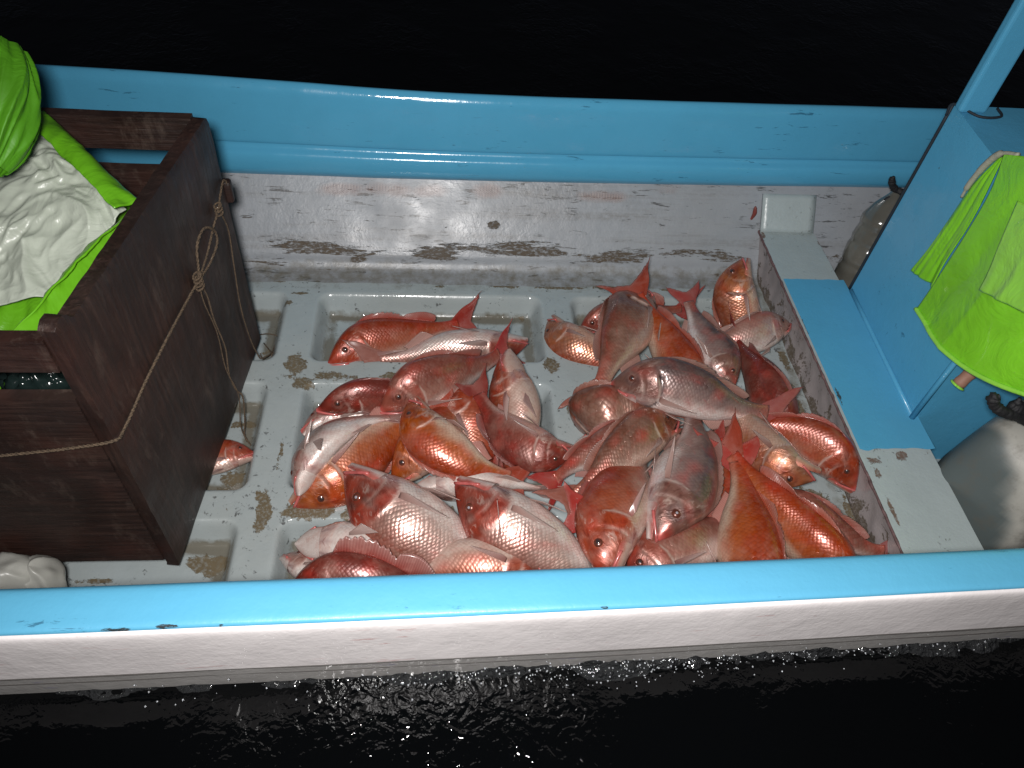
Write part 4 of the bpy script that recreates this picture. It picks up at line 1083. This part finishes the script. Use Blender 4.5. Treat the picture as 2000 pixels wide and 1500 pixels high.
#FISHLIST
F = fish
F([(640, 712, -.005), (720, 675, .0), (800, 657, .0), (880, 638, .0), (940, 622, .005)], -1, 12, .115, 'red', 'orange red snapper lying farthest back, alone with a silver one below the far wall', erect=.55, seed=1)
F([(1028, 672, .0), (960, 676, .012), (870, 684, .012), (780, 700, .0), (690, 714, -.008)], -1, -12, .115, 'silver', 'silver scaled snapper with its head right, beside the orange one in the far middle panel', seed=2)
F([(620, 800, .06), (690, 782, .065), (770, 775, .05), (850, 770, .01), (920, 772, -.02)], -1, 38, .095, 'dark', 'small dark red snapper, snout pointing left, at the far left corner of the middle heap', erect=.3, seed=3)
F([(742, 803, .065), (800, 772, .075), (870, 740, .075), (945, 712, .06), (1006, 672, .05)], -1, 28, .135, 'pink', 'large dusky red snapper across the top of the middle heap, mouth open at lower left', jaw=17, seed=4, erect=.3, tailcol=(.5, .03, .03))
F([(982, 695, .10), (997, 740, .085), (1010, 790, .06), (1010, 850, .03), (1005, 905, 0.0)], 1, -42, .13, 'red', 'snapper standing head up with open mouth and white throat on the cross rib', jaw=15, ext=True, fat=1.3, seed=5)
F([(1118, 893, .07), (1062, 876, .08), (1000, 848, .075), (955, 800, .075), (918, 738, .085)], -1, 12, .125, 'dark', 'dark red snapper with open mouth at right and raised tail in the middle heap', jaw=17, seed=6, spread=.9)
F([(798, 785, .115), (835, 838, .115), (880, 880, .105), (935, 910, .09), (1020, 940, .05)], 1, 14, .112, 'orange', 'bright orange snapper, head up left with parted lips, on top of the middle heap', jaw=15, ext=True, seed=7, pec=(55, .9))
F([(765, 940, .015), (818, 895, .045), (858, 850, .05), (880, 800, .03), (885, 755, 0)], -1, 5, .12, 'orange', 'orange snapper mostly buried under the bright orange one, only its flank showing', ext=True, seed=8)
F([(578, 990, .0), (640, 935, .03), (700, 885, .04), (765, 842, .04), (850, 808, .05)], 1, 0, .14, 'orange', 'orange pink snapper slanting up right along the near left edge of the middle panel', ext=True, seed=9)
F([(580, 965, .035), (603, 905, .065), (650, 850, .08), (720, 822, .075), (805, 812, .07)], -1, -68, .115, 'pale', 'greyish white snapper belly up with its fin standing, leftmost in the middle heap', seed=10, pel=(85, 1.5), pec=(30, 1))
F([(590, 842, .01), (650, 812, .02), (720, 800, .02), (800, 795, .0), (850, 790, -.02)], -1, -60, .095, 'pale', 'pale snapper under the greyish one, only its open white mouth showing at left', jaw=16, seed=11)
F([(860, 765, .03), (900, 800, .04), (925, 845, .02), (930, 900, 0.0), (930, 950, -.01)], -1, -5, .115, 'red', 'red snapper half hidden behind the orange head, between it and the raised tail', jaw=18, ext=True, seed=12)
F([(815, 955, .03), (880, 948, .045), (950, 946, .05), (1010, 948, .045), (1080, 962, .03)], 1, -65, .10, 'pale', 'white bellied snapper lying on the near cross rib behind the two big slanting ones', ext=True, seed=13)
F([(674, 928, .11), (735, 968, .11), (800, 1015, .10), (870, 1072, .07), (975, 1160, .03)], 1, 6, .165, 'silver', 'large bright silver snapper with red head up left, slanting toward the near gunwale', jaw=8, ext=True, seed=14, eyekind='cloud', pec=(14, 1.05), erect=.25)
F([(890, 948, .12), (955, 990, .12), (1020, 1038, .105), (1090, 1092, .08), (1175, 1165, .05)], 1, 6, .155, 'silver', 'large pinkish gold snapper with brick red head, right of the bright silver one', jaw=3, ext=True, seed=15, eyekind='cloud', pec=(10, 1.0), erect=.5)
F([(584, 1064, .045), (660, 1064, .06), (740, 1078, .06), (820, 1100, .045), (900, 1130, .01)], 1, -82, .12, 'pale', 'upturned snapper showing its white throat and jaw, left of the big silver one', jaw=2, ext=True, seed=16, fat=1.35)
F([(555, 1165, .075), (640, 1150, .085), (720, 1152, .09), (810, 1172, .075), (890, 1200, .06)], -1, 22, .125, 'dark', 'dark brownish red snapper with spiny dorsal fin raised, against the near gunwale', erect=1.5, ext=True, seed=17)
F([(556, 1085, .0), (600, 1108, .02), (660, 1120, .02), (720, 1130, .01), (790, 1140, .0)], -1, -35, .085, 'pale', 'pale snapper head at the left end of the near row beneath the white throat', ext=True, seed=18)
F([(1080, 1140, .06), (1010, 1117, .075), (930, 1105, .08), (860, 1122, .065), (780, 1165, .03)], -1, 0, .13, 'red', 'orange red snapper under the two big slanting ones, fins sticking up, by the near gunwale', ext=True, seed=19, pel=(75, 1.4))
F([(1070, 628, -.005), (1108, 662, .01), (1160, 690, .005), (1225, 712, .0), (1290, 735, -.02)], 1, 4, .115, 'copper', 'copper headed snapper peering out at the far left of the right heap, mouth open', jaw=15, seed=21)
F([(1130, 650, -.02), (1180, 625, .005), (1250, 614, .015), (1310, 606, .02), (1365, 598, .02)], -1, 25, .085, 'pink', 'pink snapper lying behind the raised tails, its red tail flat to the right', seed=25, erect=1.2, tailcol=(.5, .03, .025))
F([(1258, 568, .06), (1238, 622, .08), (1207, 682, .085), (1178, 745, .07), (1150, 810, .03)], 1, 8, .145, 'bronze', 'broad pinkish brown snapper with dark open gill, left below the raised red tail', seed=22, gill=1.0, pec=(8, 1.0))
F([(1375, 800, .02), (1337, 738, .055), (1308, 685, .065), (1272, 622, .09), (1222, 538, .13)], 1, 28, .115, 'orange', 'orange snapper head down with its red tail raised highest at the back', seed=23, spread=1.15, tw=-48)
F([(1432, 760, .07), (1408, 717, .09), (1378, 668, .095), (1352, 612, .105), (1335, 560, .12)], 1, -14, .105, 'purple', 'slim grey pink snapper head down with white belly and second raised tail', seed=24, spread=.9, tailcol=(.46, .07, .06))
F([(1449, 506, .18), (1443, 555, .145), (1446, 605, .095), (1455, 655, .05), (1465, 705, .02)], 1, -2, .115, 'copper', 'copper snapper standing head up in the far right corner against the wall', ext=True, seed=26, jaw=9, gill=.5)
F([(1542, 632, .075), (1490, 652, .08), (1430, 670, .065), (1380, 687, .045), (1320, 705, .02)], 1, 8, .10, 'pale', 'pale pink snapper with white belly, head right against the bulkhead board', seed=27, jaw=6)
F([(1535, 870, .0), (1512, 805, .05), (1487, 742, .07), (1452, 692, .07), (1412, 632, .07)], 1, 48, .135, 'dark', 'deep red snapper seen from its back, along the right side near the bulkhead', seed=28, fat=1.25, erect=.2)
F([(1192, 750, .125), (1270, 757, .145), (1350, 770, .145), (1430, 797, .13), (1550, 812, .11)], -1, 10, .13, 'purple', 'purplish grey snapper with white belly lying across the top of the right heap', seed=29, jaw=2, gill=.9, tailcol=(.45, .1, .09), erect=.25)
F([(1136, 842, -.03), (1172, 808, .08), (1215, 797, .10), (1262, 806, .10), (1316, 782, .10)], -1, -3, .155, 'bronze', 'stout bronze scaled snapper at the left edge of the right heap', kmax=1.45, seed=30, gill=.7, erect=.6)
F([(1275, 845, .05), (1205, 868, .065), (1150, 892, .07), (1105, 920, .07), (1055, 962, .075)], 1, 18, .095, 'pink', 'slim pink snapper with bright red tail pointing left over the middle rib', seed=31, tailcol=(.5, .03, .025), spread=.9)
F([(1322, 822, .085), (1272, 848, .10), (1212, 890, .10), (1152, 945, .085), (1085, 1000, .06)], 1, 8, .115, 'bronze', 'bronze pink snapper slanting down left below the stout one, gill torn open', seed=32, jaw=18, pec=(20, 1))
F([(1285, 1055, .115), (1305, 990, .12), (1332, 930, .115), (1350, 880, .10), (1352, 815, .08)], 1, 8, .145, 'purple', 'stout silvery purple snapper head down in the middle of the right heap', ext=True, seed=33, pec=(50, 1.0), eyekind='cloud', jaw=5)
F([(1185, 1130, .10), (1190, 1070, .11), (1205, 1012, .105), (1222, 955, .09), (1250, 885, .05)], -1, 4, .15, 'red', 'red snapper with silvery cheek, head down at the near gunwale, middle of the front', ext=True, seed=34, pec=(35, .8), jaw=4)
F([(1420, 1100, .0), (1340, 1062, .03), (1265, 1035, .05), (1195, 1012, .075), (1095, 1000, .115)], 1, 10, .10, 'red', 'buried snapper of which only the red tail shows, left of the silvery cheeked one', seed=35, tailcol=(.48, .035, .03))
F([(1222, 1145, .055), (1290, 1098, .07), (1350, 1066, .07), (1415, 1035, .05), (1490, 1010, .02)], -1, -2, .13, 'pink', 'pale pink snapper with red blotches lying at the near gunwale under two others', seed=36, pec=(60, 1.0))
F([(1480, 1250, .02), (1468, 1180, .055), (1460, 1095, .09), (1453, 1015, .105), (1445, 935, .115), (1432, 850, .13)], 1, 34, .15, 'orange', 'orange snapper with white belly and tall red tail, head at the near gunwale', seed=37, tailcol=(.5, .03, .02), fat=1.15, pec=(30, 1), tw=-62, spread=1.15)
F([(1670, 1175, .05), (1608, 1095, .085), (1550, 1032, .095), (1482, 955, .115), (1392, 845, .12)], 1, 32, .125, 'orange', 'slim orange snapper slanting down right with its stalk over the tall red tail', seed=38, fat=1.1, tw=-50)
F([(1495, 980, .0), (1560, 1012, .045), (1630, 1048, .055), (1700, 1075, .055), (1772, 1078, .06)], -1, 18, .12, 'pink', 'purplish pink snapper with its tail against the bulkhead, near right corner', seed=39, tailcol=(.4, .12, .12))
F([(1588, 938, .11), (1542, 912, .12), (1495, 880, .11), (1450, 845, .09), (1395, 800, .05)], -1, -4, .125, 'copper', 'copper cheeked snapper with its mouth gaping widest, head to the right', ext=True, seed=40, jaw=17, pec=(70, 1.0))
F([(1670, 955, .055), (1622, 900, .075), (1562, 858, .08), (1480, 838, .075), (1390, 832, .06)], 1, 22, .125, 'red', 'red brown snapper with white jaw, head right, nearest the bulkhead board', seed=41, jaw=3)
F([(1395, 1060, .0), (1402, 985, .04), (1409, 920, .06), (1405, 870, .07), (1388, 828, .08)], 1, 25, .10, 'red', 'bright red snapper wedged between the stout purple one and the tall red tail', seed=42)
F([(1125, 870, .0), (1170, 862, .02), (1230, 852, .02), (1290, 842, .0), (1340, 832, 0)], 1, -78, .09, 'pale', 'white bellied snapper buried beneath the stout bronze one, beside the middle rib', seed=43)
F([(497, 885, -.02), (455, 892, -.018), (400, 902, -.018), (340, 915, -.02), (280, 930, -.02)], 1, -25, .085, 'red', 'lone snapper head sticking out from under the wooden bin', seed=44, jaw=8)
